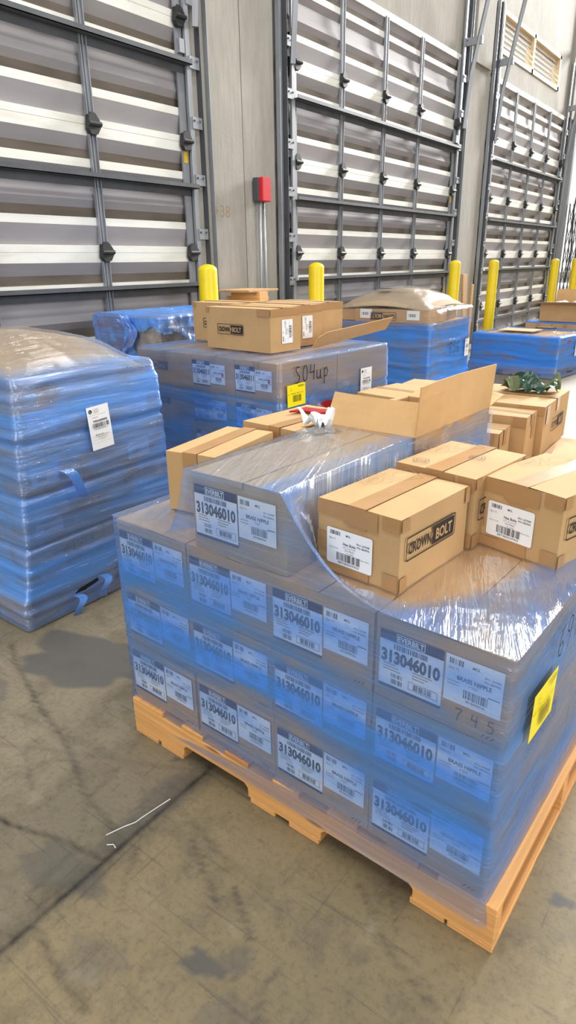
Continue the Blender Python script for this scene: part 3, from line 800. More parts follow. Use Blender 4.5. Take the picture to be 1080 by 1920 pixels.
# ================================================================== NEAR PALLET
P0 = (-.2323, 1.0497, 0)
pallet('light pine pallet under the nearest blue wrapped load', P0, -.0323)
AX, AY, AR = -.2686, 1.0554, -.0485
HL = .2056; ZP = .1345
BASE = Matrix.Translation((AX, AY, 0)) @ Matrix.Rotation(AR, 4, 'Z')
def bw(x, y, z): return BASE @ Vector((x, y, z))
BW = .2975; BD = .512
lab1 = None
rown = ['bottom', 'middle', 'top']; coln = ['rightmost', 'second from right', 'second from left', 'leftmost']
for k in range(3):
    for i in range(4):
        for r_ in range(2):
            sh = random.uniform(-.002, .002)
            p = bw(-(i+1)*BW+.0015+sh, r_*BD+.001+sh, ZP+k*HL)
            if r_ == 0: lb = 'labelled brass nipple carton, near pallet %s layer, front row, %s' % (rown[k], coln[i])
            else: lb = 'plain brown carton, near pallet %s layer, back row, %s' % (rown[k], coln[i])
            t = carton(lb, p, AR, (BW-.003, BD-.003, HL-.002), seed=k*10+i*2+r_, mat='card', group='cartons stacked on the near pallet', tape=None)
            if r_ == 0:
                if lab1 is None:
                    lab1 = everbilt().mesh('part_label', t, (.012, -.0042, .034), (1, 0, 0), (0, 0, 1), label='white and navy label')
                    lab2 = nipple_label().mesh('shipping_label', t, (.164, -.0042, .067), (1, 0, 0), (0, 0, 1), label='white barcode label')
                    pr = Print()
                    for q in range(3): pr.stroke([(.25+q*.01, .012), (.257+q*.01, .020)], .002, 'ink')
                    lab3 = pr.mesh('print_mark', t, (0, -.0042, .0), (1, 0, 0), (0, 0, 1))
                    if k == 2 and i == 0: pass
                else:
                    for q in (lab1, lab2, lab3): copy_tree(q, t)
                if k == 2 and i == 0: marker('745', .028, .002, 1.5).mesh('handwriting', t, (.19, -.0046, .028), (1, 0, 0), (0, 0, 1))
            if r_ == 0 and i == 0 and k < 2: crown(.2).mesh('logo_print', t, (BW-.003+.0042, .16, .07), (0, 1, 0), (0, 0, 1))
# carton row lying on top
ZT = ZP+3*HL
TW = .312
t = carton('wrapped nipple carton standing proud on top of the near pallet load', bw(-.862, .012, ZT), AR, (TW, .58, HL), seed=41, mat='kraft', tape=None)
strip('tape', t, [(TW/2, -.004, HL-.012), (TW/2, -.004, HL+.004), (TW/2, .58, HL+.004)], .05, (1, 0, 0), 'kraft')
for q in (lab1, lab2): copy_tree(q, t)
symbols().mesh('handling_symbols', t, (.19, .22, HL+.006), (0, 1, 0), (-1, 0, 0))
crown(.20).mesh('logo_print', t, (.01, .36, HL+.006), (.45, .9, 0), (-.9, .45, 0))
TOPROW = t
# ---- film over the near load
FW, FD = 4*BW+.012, 2*BD+.014
def tent_h(x, y):
    """height of the film above the load at local x (0..-FW), y (0..FD)"""
    a = -x; h = ZT+.010
    top = ZT+HL+.012
    if y > .60+.5: return h
    q = min(1, max(0, y/.13)); 
    Lr = .30*(1-q)**2+.012; Ll = .10*(1-q)+.020
    if a < .548: d = (.548-a)/Lr
    elif a > .868: d = (a-.868)/Ll
    else: d = 0
    if d >= 1: return h
    k = (1-d)**2.4 if d > 0 else 1
    return h+(top-h)*k
def build_near_film():
    t = thing('stretch_wrap', 'blue stretch wrap around the near pallet load with a yellow sticker', 'plastic wrap', (AX, AY, 0), AR)
    rows = []; nc = 420; e = .010
    z0 = .075; nv = 56
    P = 2*(FW+FD)
    for i in range(nv+1):
        q = i/nv; row = []
        for j in range(nc+1):
            u = j/nc; p, n = rrect_pt(u, -FW, e, -e, FD, .012); uu = u*P
            zt = tent_h(p.x, p.y) if n.y < -.5 else ZT+.010
            if n.y < -.5: pass
            z = z0+(zt-z0)*q
            lay = 0
            if z < ZT:
                fr = ((z-ZP)/HL) % 1; lay = -.0025*math.exp(-((min(fr, 1-fr))/.05)**2) if z > ZP+.02 else 0
            d = (.0022*fbm(uu*2, (z-uu*.12)*30, 1)+lay) if 0 < j < nc else 0
            skirt = .010*max(0, (.15-z)/.07)
            inw = -.03*max(0, z-ZT-.02) if n.y < -.5 else 0
            px = p+n*(d+skirt+inw)
            ti = .95
            if z < .17: ti = .38+.57*max(0, (z-.12)/.05)
            if z > ZT-.05: ti = .62
            if n.y < -.5:
                a = -p.x
                # clearer patches over the lower labels, denser slanted band through the middle
                ti *= .62+.55*math.exp(-((z-(.42+.20*(a-.5)))/.16)**2)
                ti *= 1-.40*math.exp(-((z-.22)/.06)**2)
            if n.x > .5: ti = .80*min(1, ti)
            row.append((Vector((px.x, px.y, z)), min(1, ti), uu, z))
        rows.append(row)
    o = film_object('side_film', t, rows, F_near)
    rows = []; na, nb_ = 130, 100
    for i in range(nb_+1):
        y = -e+(FD+e)*i/nb_; row = []
        for j in range(na+1):
            x = e-(FW+e)*j/na
            zz = tent_h(x, y); edge = 0 < i < nb_ and 0 < j < na
            if edge: zz += .0016*fbm(x*14, y*9, 2)+.0028*abs(noise.noise(Vector((x*5+y*3, y*18-x*12, 1))))
            a = -x; b = y
            # clear oval in the middle of the top, blue bands round the rim
            r1 = math.hypot((a-.36)/.27, (b-.50)/.52)
            ti = 0 if r1 < .9 else min(1, (r1-.9)/.14)
            if a > .55: ti = .25
            if a > .86: ti = .22+.2*noise.noise(Vector((a*6, b*6, 0)))
            if .50 < a < .61 and zz > ZT+.08: ti = .8
            if .61 <= a <= .87 and zz > ZT+.1: ti = .10
            if b < .05 and a < .55: ti = max(ti, .55)
            if a < .12: ti *= .55+.6*noise.noise(Vector((a*9, b*7, 4)))+.25
            row.append((Vector((x, y, zz)), max(0, min(1, ti)), y*1.2+x*.5, x*.55+y*.25))
        rows.append(row)
    film_object('top_film', t, rows, F_top, holes=lambda q: min(v[1] for v in q) > .585 and max(v[0] for v in q) < -.545 and min(v[0] for v in q) > -.88)
    yl = yellow_label().mesh('yellow_sticker', t, (e+.012, .060, .515), (0, 1, 0), (0, 0, 1), warp=lambda x, y: .004*math.sin(x*22), label='yellow barcode sticker')
    yl.rotation_euler = (R(-3), 0, 0)
    marker('691ut', .075, .0045, .85).mesh('handwriting', t, (e+.013, .20, .655), (0, 1, .0), (0, 0, 1), label='black marker handwriting')
    # side of the open carton wrapped with a loose upper edge
    rows = []
    for i in range(15):
        q = i/14; row = []
        for j in range(50):
            s = j/49; y = .53+.60*s; z = ZT+.03+(.185+.03*s*0)*q+.01*math.sin(s*17)*q
            x = -.530+.006*math.sin(s*23)*q+.012*q*q*math.sin(s*9)
            row.append((Vector((x, y, z)), .15+.65*(1-q)+.2*s, y, z))
        rows.append(row)
    film_object('loose_film', t, rows, F_near)
    return t
NEARWRAP = build_near_film()

# ---- hex bolt cartons on top
def hexbox(label, corner, rz, dims, logo=True, lab=True, seed=1, tilt=None):
    """corner = near right corner on the load"""
    w, d, h = dims
    m = Matrix.Rotation(rz, 4, 'Z'); loc = Vector(corner)+m @ Vector((-w, 0, 0))
    t = carton(label, loc, rz, dims, mat='card2', seed=seed, tape='y', group='bolt cartons on the near pallet', tilt=tilt)
    e = .0040
    for x0, x1, z, hh in ((0, w*.34, h-.034, .034), (w*.34, w*.75, h-.044, .044), (w*.8, w, h-.032, .032), (0, w*.33, 0, .026), (w*.33, w*.66, 0, .040), (w*.82, w, 0, .040), (0, .03, .05, .045)):
        edge_tape(t, dims, 'f', z, hh, x0, x1)
    for y0, y1, z, hh in ((0, .03, h-.03, .03), (0, .028, 0, .035), (d-.02, d, h-.04, .04)): edge_tape(t, dims, 'r', z, hh, y0, y1)
    if lab: hex_label().mesh('carton_label', t, (.030+(.01 if w > .23 else 0), -.0052, .022+(.012 if h > .175 else 0)), (1, 0, .0), (0, 0, 1), label='white hex bolts label')
    if logo: crown(.215).mesh('logo_print', t, (w+.0045, .018, .070), (0, 1, 0), (0, 0, 1))
    symbols().mesh('handling_symbols', t, (w*.16, d*.45, h+.0045), (.5, .87, 0), (-.87, .5, 0)).scale = (1, 1, 1)
    return t
zt = ZT+.007
hexbox('open-topped bolt carton with white hex bolts label, nearest on the near pallet', (-.561, 1.158, zt), math.atan2(-.024, .225), (.228, .298, .174), seed=3)['label'] = 'bolt carton with hex bolts label and full logo side, nearest on the near pallet'
hexbox('bolt carton with hex bolts label and shiny tape top, right edge of near pallet', (-.310, 1.474, zt), R(-16), (.236, .30, .180), seed=5)
t3 = hexbox('bolt carton without visible label, behind and between the two labelled ones', (-.522, 1.478, zt), R(-7), (.232, .285, .185), lab=False, seed=8)
for q in ((.05, .04), (.15, .16)):
    p = Print(); p.circ(0, 0, .022, .002, 'ink'); p.circ(0, 0, .014, .0015, 'ink'); p.stroke([(-.015, 0), (.015, 0)], .002, 'ink'); p.mesh('round_print', t3, (q[0], q[1], .185+.0055), (1, 0, 0), (0, 1, 0))
# logo print on the load between the cartons
hexlogo = crown(.22)
th = [o for o in bpy.data.objects if o.get('label', '').startswith('plain brown carton, near pallet top layer') and 'rightmost' in o['label']][0]
crown(.20).mesh('logo_print', th, (.04, .05, HL+.003), (.35, .93, 0), (-.93, .35, 0))

# left carton on top
t = carton('plain taped carton at the left of the wrapped top carton, near pallet', (-1.357, 1.238, ZT+.014), R(8), (.172, .325, .178), seed=12, mat='card2', tape='y', tdrop=.045)
edge_tape(t, (.172, .325, .178), 'f', 0, .045, .06, .12)
# rear left carton
t = carton('low taped carton with red packet on it, behind the wrapped top carton', (-1.42, 1.66, ZT+.014), R(-6), (.30, .34, .175), seed=14, mat='card2', tape='y')
o = MB()
pts = [(0, 0), (.05, .02), (.11, .0), (.16, .03), (.17, .07), (.10, .06), (.04, .08)]
o.prism(pts, 2, 0, .006, M['red']); ob = o.build('red_packet'); ob.location = (-1.34, 1.82, ZT+.197); ob.rotation_euler = (0, 0, R(20)); tag(ob, 'crumpled red packet lying on the low rear carton', 'packet')
mb = MB()
# open carton with raised flaps
def open_carton(label, loc, rz, w, d, h, flaps, seed=0, group=None, content='dark_stuff', mat='card'):
    t = thing('open_carton', label, 'carton', loc, rz, group); m = M[mat]; th = .004
    mb = MB(); mb.box(0, w, 0, th, 0, h, m); mb.box(0, w, d-th, d, 0, h, m); mb.box(0, th, 0, d, 0, h, m); mb.box(w-th, w, 0, d, 0, h, m); mb.box(0, w, 0, d, 0, th, m); mb.build('body', t)
    for side, ln, ang in flaps:
        mb = MB(); n = 6
        L = w if side in 'fb' else d
        vs = []
        for i in range(n+1):
            for k in range(5):
                s = L*i/n; r = ln*k/4; bend = .012*math.sin(PI*i/n)*(k/4)**2
                vs.append((s, r*math.cos(ang)+bend*math.sin(ang), r*math.sin(ang)-bend*math.cos(ang)))
        fs = [(i*5+k, i*5+k+1, i*5+k+6, i*5+k+5) for i in range(n) for k in range(4)]
        mb.add(vs, fs, M['card_in']); o = mb.build('flap', t)
        so = o.modifiers.new('s', 'SOLIDIFY'); so.thickness = .004; so.offset = 0
        if side == 'r': o.location = (w, 0, h); o.rotation_euler = (0, 0, PI/2)   # local y -> -x
        elif side == 'l': o.location = (0, d, h); o.rotation_euler = (0, 0, -PI/2)
        elif side == 'f': o.location = (0, 0, h)
        else: o.location = (w, d, h); o.rotation_euler = (0, 0, PI)
    return t
p = bw(-.862, .595, ZT+.010)
oc = open_carton('open carton with a tall raised flap at the back of the near pallet', p, AR, .318, .53, HL, [('r', .148, R(94)), ('f', .105, R(62)), ('l', .13, R(195)), ('b', .13, R(170))])
for i in range(6):
    mb = MB(); mb.box(0, .13, 0, .07, 0, .05, M['dark_stuff' if i % 2 else 'paper']); o = mb.build('goods_packet', None, bevel=.006)
    o.location = bw(-.84+.09*(i % 3), .70+.22*(i//3), ZT+.135+.012*(i % 2)); o.rotation_euler = (R(6*(i % 3)), R(5), R(20*i)); 
    tag(o, 'small packet inside the open carton with the tall raised flap', 'packet', 'packets inside the open carton')
mb = MB(); mb.box(0, .15, .0, .26, 0, .1, M['dark_stuff']); 
# white plastic scrap at the corner of the open carton
def crumple(name, label, cat, loc, sx, sy, h, mats, seed=0, n=18, rz=0, twist=1.0, fr=5):
    mb = MB()
    for i in range(n+1):
        for j in range(n+1):
            a, b = i/n-.5, j/n-.5
            z = h*(abs(noise.noise(Vector((a*fr+seed, b*fr*.6, seed))))*1.5+.22*abs(noise.noise(Vector((a*fr*2, b*fr*2+seed, 2)))))
            q = .25*noise.noise(Vector((a*3, b*3, seed+5)))*twist
            mb.v.append(((a+q)*sx, (b+.25*noise.noise(Vector((a*3, b*3, seed+9)))*twist)*sy, .004+z*(1-.6*max(abs(a), abs(b)))))
    for i in range(n):
        for j in range(n):
            k = i*(n+1)+j; mb.face((k, k+n+1, k+n+2, k+1), M[mats[(int(i/n*3)+int(j/n*2)+seed) % len(mats)]])
    o = mb.build(name, None); o.location = loc; o.rotation_euler = (0, 0, rz); so = o.modifiers.new('s', 'SOLIDIFY'); so.thickness = .0012
    return tag(o, label, cat)
crumple('plastic_scrap', 'crumpled clear plastic scrap on the low rear carton beside the wrapped top carton', 'plastic', (-1.115, 1.72, ZT+.20), .09, .16, .085, ['white_plastic'], 3)

# ================================================================== LEFT PALLET LOAD
F_a = film_mat('glossy_blue_stretch_film', haze=.85, seed=6, slant=.10, gloss=.13, wrink=.9, strength=1.15)
pallet('pallet almost hidden under the wrap of the left load', (-2.34, 1.26, 0), R(0), L=1.2, W=.93)
LR = 0.0
lz = [.136, .345, .565, .785, .985]
lx = [(-2.325, 1.30, 2.10), (-2.325, 1.315, 2.10), (-2.325, 1.33, 2.085), (-2.315, 1.345, 2.075)]
for k in range(4):
    x1, y0, y1 = lx[k]; wd = (y1-y0)/2
    for c_ in range(2):
        for r_ in range(3):
            h = lz[k+1]-lz[k]-.004
            t = carton('carton in the left wrapped load, %s layer, %s column, %s' % (['bottom', 'second', 'third', 'upper'][k], ['left', 'right'][c_], ['facing the camera', 'middle', 'rear'][r_]), (x1-(r_+1)*.385, y0+c_*wd, lz[k]), 0, (.38, wd-.006, h), mat='card', seed=60+k*6+c_*3+r_, tape='x', group='cartons inside the left wrapped load')
            if r_ == 0:
                pr = Print(); pr.rect(0, 0, .13, .09, 'paper', 0); pr.bars(.03, .02, .04, .02, 'ink', n=10, seed=k); pr.rect(.02, .06, .08, .006, 'greyink')
                pr.mesh('carton_label', t, (.3845, .05 if c_ == 0 else .18, .03), (0, 1, 0), (0, 0, 1))
                if (k+c_) % 2 == 0: crown(.24).mesh('logo_print', t, (.3845, .10, h-.085), (0, 1, 0), (0, 0, 1))
# domed cardboard sheet
def dome(name, label, cat, loc, x0, x1, y0, y1, zf, mat, rz=0, n=34, seed=0, th=.004):
    mb = MB()
    for i in range(n+1):
        for j in range(n+1):
            a, b = i/n, j/n; mb.v.append((x0+(x1-x0)*a, y0+(y1-y0)*b, zf(a, b)+.004*fbm(a*6+seed, b*6)))
    for i in range(n):
        for j in range(n): k = i*(n+1)+j; mb.face((k, k+n+1, k+n+2, k+1), M[mat])
    o = mb.build(name, None, smooth=True); o.location = loc; o.rotation_euler = (0, 0, rz); so = o.modifiers.new('s', 'SOLIDIFY'); so.thickness = th; so.offset = -1
    return tag(o, label, cat)
def leftdome(a, b):   # a: x from far (-3.46) to near (-2.33); b: y
    e = max(0, min(a/.5, (1-a)/.5, b/.5, (1-b)/.5)); 
    r = math.hypot((a-.55)/.62, (b-.42)/.75)
    return 1.005+.050*min(1, 4*min(1-a, a))+.125*max(0, 1-r**1.7)
dome('cardboard_sheet', 'tan cardboard sheet doming up under the clear film on the left load', 'cardboard', (0, 0, 0), -3.47, -2.34, 1.36, 2.05, leftdome, 'kraft', th=.006)
mb = MB(); mb.box(-3.45, -2.36, 1.38, 2.04, .99, 1.0, M['card'])
LV = [(.006, -3.56, -2.286, 1.234, 2.21, .35), (.125, -3.56, -2.284, 1.236, 2.20, .55), (.15, -3.55, -2.286, 1.25, 2.18, .9), (.22, -3.53, -2.29, 1.27, 2.13, 1), (.335, -3.52, -2.292, 1.285, 2.115, .9), (.352, -3.51, -2.305, 1.30, 2.105, .9),
      (.37, -3.51, -2.294, 1.295, 2.11, .8), (.55, -3.50, -2.294, 1.305, 2.112, .75), (.567, -3.50, -2.306, 1.318, 2.10, .9), (.59, -3.50, -2.292, 1.312, 2.105, .8), (.77, -3.5, -2.292, 1.318, 2.10, .75), (.788, -3.5, -2.304, 1.335, 2.088, .95), (.81, -3.49, -2.288, 1.325, 2.092, .8),
      (.965, -3.48, -2.288, 1.335, 2.085, .85), (.99, -3.48, -2.298, 1.345, 2.075, .7), (1.02, -3.48, -2.296, 1.345, 2.07, .55), (1.045, -3.48, -2.31, 1.35, 2.06, .45)]
def lefttop(a, b, s):
    z = leftdome(a, b)+.012
    k = max(0, 1-s)
    zz = 1.045*(1-min(1, k*8))+max(z, 1.0)*min(1, k*8)
    ti = .45*max(0, 1-k*7)+(.55*max(0, b-.55)*2*max(0, 1-k*2.2))
    return zz, ti
LW = wrap_load('blue and clear stretch wrap around the left load with a white shipping label', (0, 0, 0), 0, LV, F_a, top=lefttop, amp=.0030, seed=3, fold=.005, nc=320, dv=.008)
ship_label().mesh('shipping_label', LW, (-2.272, 1.655, .70), (0, 1, .05), (0, -.02, 1), warp=lambda x, y: .006*math.sin(y*18+1), label='white shipping label')
# black patch painted as shade in the torn hole, with shreds at the fork opening
mb = MB(); mb.prism([(1.475, .085), (1.50, .10), (1.60, .112), (1.605, .098), (1.54, .085), (1.49, .062)], 0, -2.281, -2.2795, M['black']); mb.build('torn_hole_shade', LW)['label'] = 'black patch as painted shade in the torn opening'
for y, z in ((1.615, .125), (1.47, .085), (1.82, .12)):
    rows = []
    for i in range(10):
        q = i/9; rows.append([(Vector((-2.27+.03*math.sin(q*3)+.008*s, y+.02*math.sin(q*6)+(s-.5)*.035+(.05*q if y > 1.7 else 0), z-.11*q+.02*math.sin(q*3))), 1, s, q) for s in (0, .25, .5, .75, 1)])
    film_object('film_shred', LW, rows, F_deep)
rows = []
for i in range(12):
    q = i/11; rows.append([(Vector((-2.262+.02*math.sin(q*4)+.01*s, 1.50+.09*q+(s-.5)*.05*(1-.4*q), .66-.16*q+.015*math.sin(q*7))), 1, s, q) for s in (0, .25, .5, .75, 1)])
film_object('film_shred', LW, rows, F_deep)

# ================================================================== MIDDLE LOAD (cartons on top)
CX, CY, CR = -2.034, 2.674, R(-5)
CB = Matrix.Translation((CX, CY, 0)) @ Matrix.Rotation(CR, 4, 'Z')
def cw(x, y, z): return CB @ Vector((x, y, z))
pallet('pallet hidden under the middle wrapped load behind the left one', cw(.02, -.02, 0), CR)
e2 = everbilt('313046011'); n2 = nipple_label(True); pe = pn = None
CWD = [.37, .355, .47]; xacc = 0; xs = [0, .325, .68, 1.19]
for k in range(4):
    for i in range(3):
        for r_ in range(2):
            w_ = xs[i+1]-xs[i]
            t = carton('carton in middle wrapped load, layer %s from floor, %s column, %s row' % (['one', 'two', 'three', 'four'][k], ['right', 'centre', 'left'][i], ['front', 'back'][r_]),
                       cw(-xs[i+1]+.002, r_*.505, .136+k*.2056), CR, (w_-.004, .5, .203), seed=100+k*6+i*2+r_, group='cartons inside the middle wrapped load', tape='y')
            if r_ == 0 and k >= 1:
                if i < 2:
                    e2.mesh('part_label', t, (.006, -.0045, .035), (1, 0, 0), (0, 0, 1), label='white and navy label'); n2.mesh('shipping_label', t, (.158, -.0045, .055), (1, 0, 0), (0, 0, 1), label='white label with red spot')
                else:
                    crown(.2).mesh('logo_print', t, (.09, -.0045, .09), (1, 0, 0), (0, 0, 1)); symbols().mesh('handling_symbols', t, (.32, -.0045, .07), (1, 0, 0), (0, 0, 1))
zc = .958
CLV = [(.006, -1.25, .04, -.04, 1.05, .6), (.13, -1.24, .035, -.035, 1.045, .8), (.16, -1.21, .012, -.012, 1.03, .9), (.50, -1.20, .010, -.010, 1.03, .95), (.545, -1.2, .008, -.008, 1.025, .9), (.74, -1.20, .010, -.010, 1.025, .8), (.752, -1.2, .004, -.004, 1.02, .9), (.77, -1.20, .010, -.010, 1.025, .40), (.95, -1.20, .008, -.008, 1.02, .30), (zc+.012, -1.195, .004, -.004, 1.015, .5)]
def ctop(a, b, s): return zc+.012, .55 if s > .8 else .3
F_c = film_mat('blue_stretch_film_mid', haze=.5, seed=9, slant=.05)
MW = wrap_load('blue stretch wrap around the middle load marked by hand, with a yellow sticker', (CX, CY, 0), CR, CLV, F_c, top=ctop, amp=.002, seed=5, fold=.003)
yellow_label('011').mesh('yellow_sticker', MW, (.018, .045, .725), (0, 1, 0), (0, 0, 1), label='yellow barcode sticker')
ship_label('WRAA000003').mesh('shipping_label', MW, (.018, .71, .665), (0, 1, .0), (0, 0, 1), label='white shipping label')
marker('SO4up', .085, .007, .9).mesh('handwriting', MW, (.018, .10, .845), (0, 1, 0), (0, 0, 1), label='black marker handwriting')
mb = MB(); mb.prism([(.26, .655), (.50, .675), (.47, .70), (.38, .715), (.27, .69)], 0, .014, .020, M['red']); mb.build('red_packet_corner', MW)['label'] = 'dark red packet under the film'
rows = []
for i in range(14):
    q = i/13; rows.append([(Vector((.022+.012*math.sin(q*5+s*4), .24+.32*s+.02*math.sin(q*8), .62+.17*q+.012*math.sin(s*9))), .2, s*.4, q*.3) for s in [v/14 for v in range(15)]])
film_object('loose_film', MW, rows, F_c)
# cartons on the middle load
def topbox(label, corner, rz, dims, seed, lab=True, logo=True, tape='y'):
    w, d, h = dims; m = Matrix.Rotation(rz, 4, 'Z'); loc = Vector(corner)+m @ Vector((-w, 0, 0))
    t = carton(label, loc, rz, dims, mat='card2', seed=seed, tape='x' , group='bolt cartons on the middle load', tdrop=.04)
    if logo: crown(.22).mesh('logo_print', t, (.10, -.0045, .085), (1, 0, 0), (0, 0, 1))
    if lab: hex_label().mesh('carton_label', t, (w+.0045, .09+.09, .045), (0, 0, 1), (0, -1, 0), label='white label turned sideways')
    edge_tape(t, dims, 'f', h-.03, .03, 0, .03); edge_tape(t, dims, 'f', h-.04, .04, w-.10, w); edge_tape(t, dims, 'r', h-.04, .04, 0, d)
    return t
zc2 = zc+.014
topbox('bolt carton with full logo side, nearest on the middle load', (-2.253, 2.894, zc2), R(-6), (.53, .25, .235), 21)
topbox('bolt carton with sideways white label, second behind the nearest on the middle load', (-2.31, 3.17, zc2), R(-8), (.50, .27, .235), 22)
topbox('bolt carton with taped corner, rearmost on the middle load beside the opened flap', (-2.32, 3.48, zc2), R(-9), (.48, .22, .235), 23, lab=False)
topbox('bolt carton half hidden at the left behind the nearest one on the middle load', (-2.72, 3.17, zc2), R(-5), (.42, .26, .240), 24, lab=False)
t = thing('cardboard_flap', 'loose bent cardboard flap leaning beside the cartons on the middle load', 'cardboard', (-2.20, 3.22, zc2), R(-12))
mb = MB(); mb.prism([(0, 0), (.04, 0), (.62, .075), (.64, .16), (.08, .10), (.02, .07)], 0, 0, .005, M['card']); o = mb.build('panel', t); o.rotation_euler = (0, R(28), 0)

# ================================================================== LOAD BEHIND LEFT (red cartons)
DX, DY = -3.45, 3.20
pallet('pallet hidden under the torn blue wrapped load by the nearest dock door', (DX+.04, DY-.02, 0), 0, L=.80, W=.98)
for k in range(4):
    for i in range(2):
        for r_ in range(3):
            t = carton('worn red and grey carton in the torn wrapped load, layer %s, %s column, %s row' % (['one', 'two', 'three', 'top'][k], ['right', 'left'][i], ['front', 'middle', 'back'][r_]), (DX-(i+1)*.34, DY+r_*.315, .136+k*.235), 0, (.335, .31, .232), mat='oldgrey' if (i == 0 and r_ == 0) else 'darkred', seed=140+k*6+i*3+r_, tape='x', group='dark red cartons inside the torn wrapped load')
F_d = film_mat('crumpled_blue_film', haze=.75, seed=11, slant=.5, gloss=.14, strength=1.2, wrink=.9)
t = thing('stretch_wrap', 'torn crumpled blue wrap over the dark red cartons by the nearest dock door', 'plastic wrap', (0, 0, 0))
rows = []; nc = 200
nc = 360; x0, x1, y0, y1 = DX-.70, DX+.02, DY-.02, DY+.97
for i in range(110):
    z = .02+(1.10-.02)*i/109; row = []
    for j in range(nc+1):
        u = j/nc; p, n = rrect_pt(u, x0, x1, y0, y1, .03); 
        d = .010*fbm(u*60, z*9, 3)+.012*abs(noise.noise(Vector((u*30, z*16, 1)))) if 0 < j < nc else 0
        p = p+n*(d+.012); row.append((Vector((p.x, p.y, z)), .55 if (n.y < -.5 and p.x < DX-.35) else .95, u*3.4, z))
    rows.append(row)
for k in range(1, 15):
    s = 1-k/14; row = []
    for j in range(nc+1):
        u = j/nc; p, n = rrect_pt(u, x0, x1, y0, y1, .03); cx, cy = (x0+x1)/2, (y0+y1)/2
        row.append((Vector((cx+(p.x-cx)*s*(1.03 if k < 2 else 1), cy+(p.y-cy)*s*(1.03 if k < 2 else 1), 1.115+.008*fbm(p.x*s*8, p.y*s*8))), .9, u*3.4*s, z+(1-s)))
    rows.append(row)
def dhole(q):
    cx = sum(v[0] for v in q)/4; cy = sum(v[1] for v in q)/4; cz = sum(v[2] for v in q)/4
    if cz > 1.10: return False
    lim = 1.03+.02*math.sin(cx*30)+.02*math.sin(cy*25)
    if cy < DY+.01 and cx > DX-.26: return cz < lim and cz > .6 and cx > DX-.24+.03*math.sin(cz*40)
    if cx > DX: return cz < lim-.28*(cy-DY) and cz > .6 and cy < DY+.6
    return False
film_object('film', t, rows, F_d, holes=dhole)
rows = []
for i in range(16):
    a = i/15; rows.append([(Vector((DX-.30+.10*math.sin(a*3)-.12*b_, DY-.035-.025*abs(math.sin(b_*9+a*5)), .86+.24*a+.02*math.sin(b_*12))), 1, b_*.3, a*.5) for b_ in [v/12 for v in range(13)]])
film_object('bunched_film', t, rows, F_d)

# ================================================================== 956 LOAD
EX, EY = -2.78, 6.15
pallet('pallet under the wrapped load marked 956', (EX+.02, EY-.02, 0), R(2), L=1.10, W=1.016)
for k in range(3):
    for i in range(3):
        for r_ in range(2):
            t = carton('carton in the load marked 956, %s layer, %s column, %s row' % (['bottom', 'middle', 'upper'][k], ['right', 'centre', 'left'][i], ['front', 'back'][r_]), (EX-(i+1)*.355, EY+r_*.49, .136+k*.238), 0, (.35, .485, .235), seed=170+k*6+i*2+r_, group='cartons inside the load marked 956', tape='y')
            if k == 2 and r_ == 0 and i < 2:
                pr = Print(); pr.rect(0, 0, .15, .10, 'paper', 0); pr.bars(.04, .02, .07, .03, 'ink', n=12, seed=2); pr.mesh('carton_label', t, (.06, -.0045, .11), (1, 0, 0), (0, 0, 1))
ELV = [(.006, -1.13, .06, -.06, 1.08, .9), (.13, -1.12, .05, -.04, 1.06, 1), (.35, -1.10, .02, -.02, 1.02, 1.), (.60, -1.09, .015, -.015, 1.0, 1.), (.80, -1.09, .015, -.015, .99, .85), (.86, -1.09, .015, -.015, .985, .55)]
EW = wrap_load('dense blue stretch wrap around the load marked 956', (EX, EY, 0), 0, ELV, F_deep, amp=.005, seed=8, fold=.007)
marker('956', .12, .008, 1.1).mesh('handwriting', EW, (.032, .42, .52), (0, 1, 0), (0, 0, 1), label='black marker number 956')
ship_label('WRAA000009').mesh('shipping_label', EW, (.034, .86, .45), (0, 1, 0), (0, 0, 1), label='white shipping label')
t = carton('long carton with upside-down logo on top of the load marked 956', (EX-.86, EY+.0, .855), R(0), (.84, .42, .125), mat='card', seed=31, tape=None)
lg = crown(.30).mesh('logo_print', t, (.48, -.0045, .100), (-1, 0, 0), (0, 0, -1)); 
pr = Print(); pr.rect(0, 0, .14, .09, 'paper', 0); pr.bars(.02, .03, .08, .03, 'ink', n=12, seed=4); pr.mesh('carton_label', t, (.60, -.0045, .03), (1, 0, 0), (0, 0, 1)); pr.mesh('carton_label', t, (.06, -.0045, .035), (1, 0, 0), (0, 0, 1))
t = carton('short carton at left end on top of the 956 load', (EX-1.20, EY+.03, .86), R(4), (.33, .40, .115), mat='card', seed=32, tape='x')
t = carton('rear carton under clear film on top of the 956 load', (EX-.95, EY+.46, .855), R(0), (.85, .42, .13), mat='kraft', seed=33, tape='x')
def ehill(a, b):
    r = max(abs(a-.45)/.60, abs(b-.55)/.60)*.6+.4*math.hypot((a-.45)/.60, (b-.55)/.60); return .985+.185*max(0, 1-r**1.9)
dome('cardboard_sheet', 'peaked tan cardboard sheet under clear film on the load marked 956', 'cardboard', (EX-1.05, EY+.03, 0), 0, 1.02, 0, .93, ehill, 'kraft', seed=4)
p = crown(.34); p.mesh('logo_print', bpy.data.objects['cardboard_sheet.001'], (.62, .30, 1.165), (-1, .1, 0), (0, -1, .12))
EC = thing('plastic_cover', 'clear plastic film draped over the cartons on top of the load marked 956', 'plastic wrap', (EX, EY, 0))
F_clear = film_mat('clear_stretch_film', haze=.2, seed=13, slant=.8, gloss=.05, milk=.07)
rows = []; nc = 160
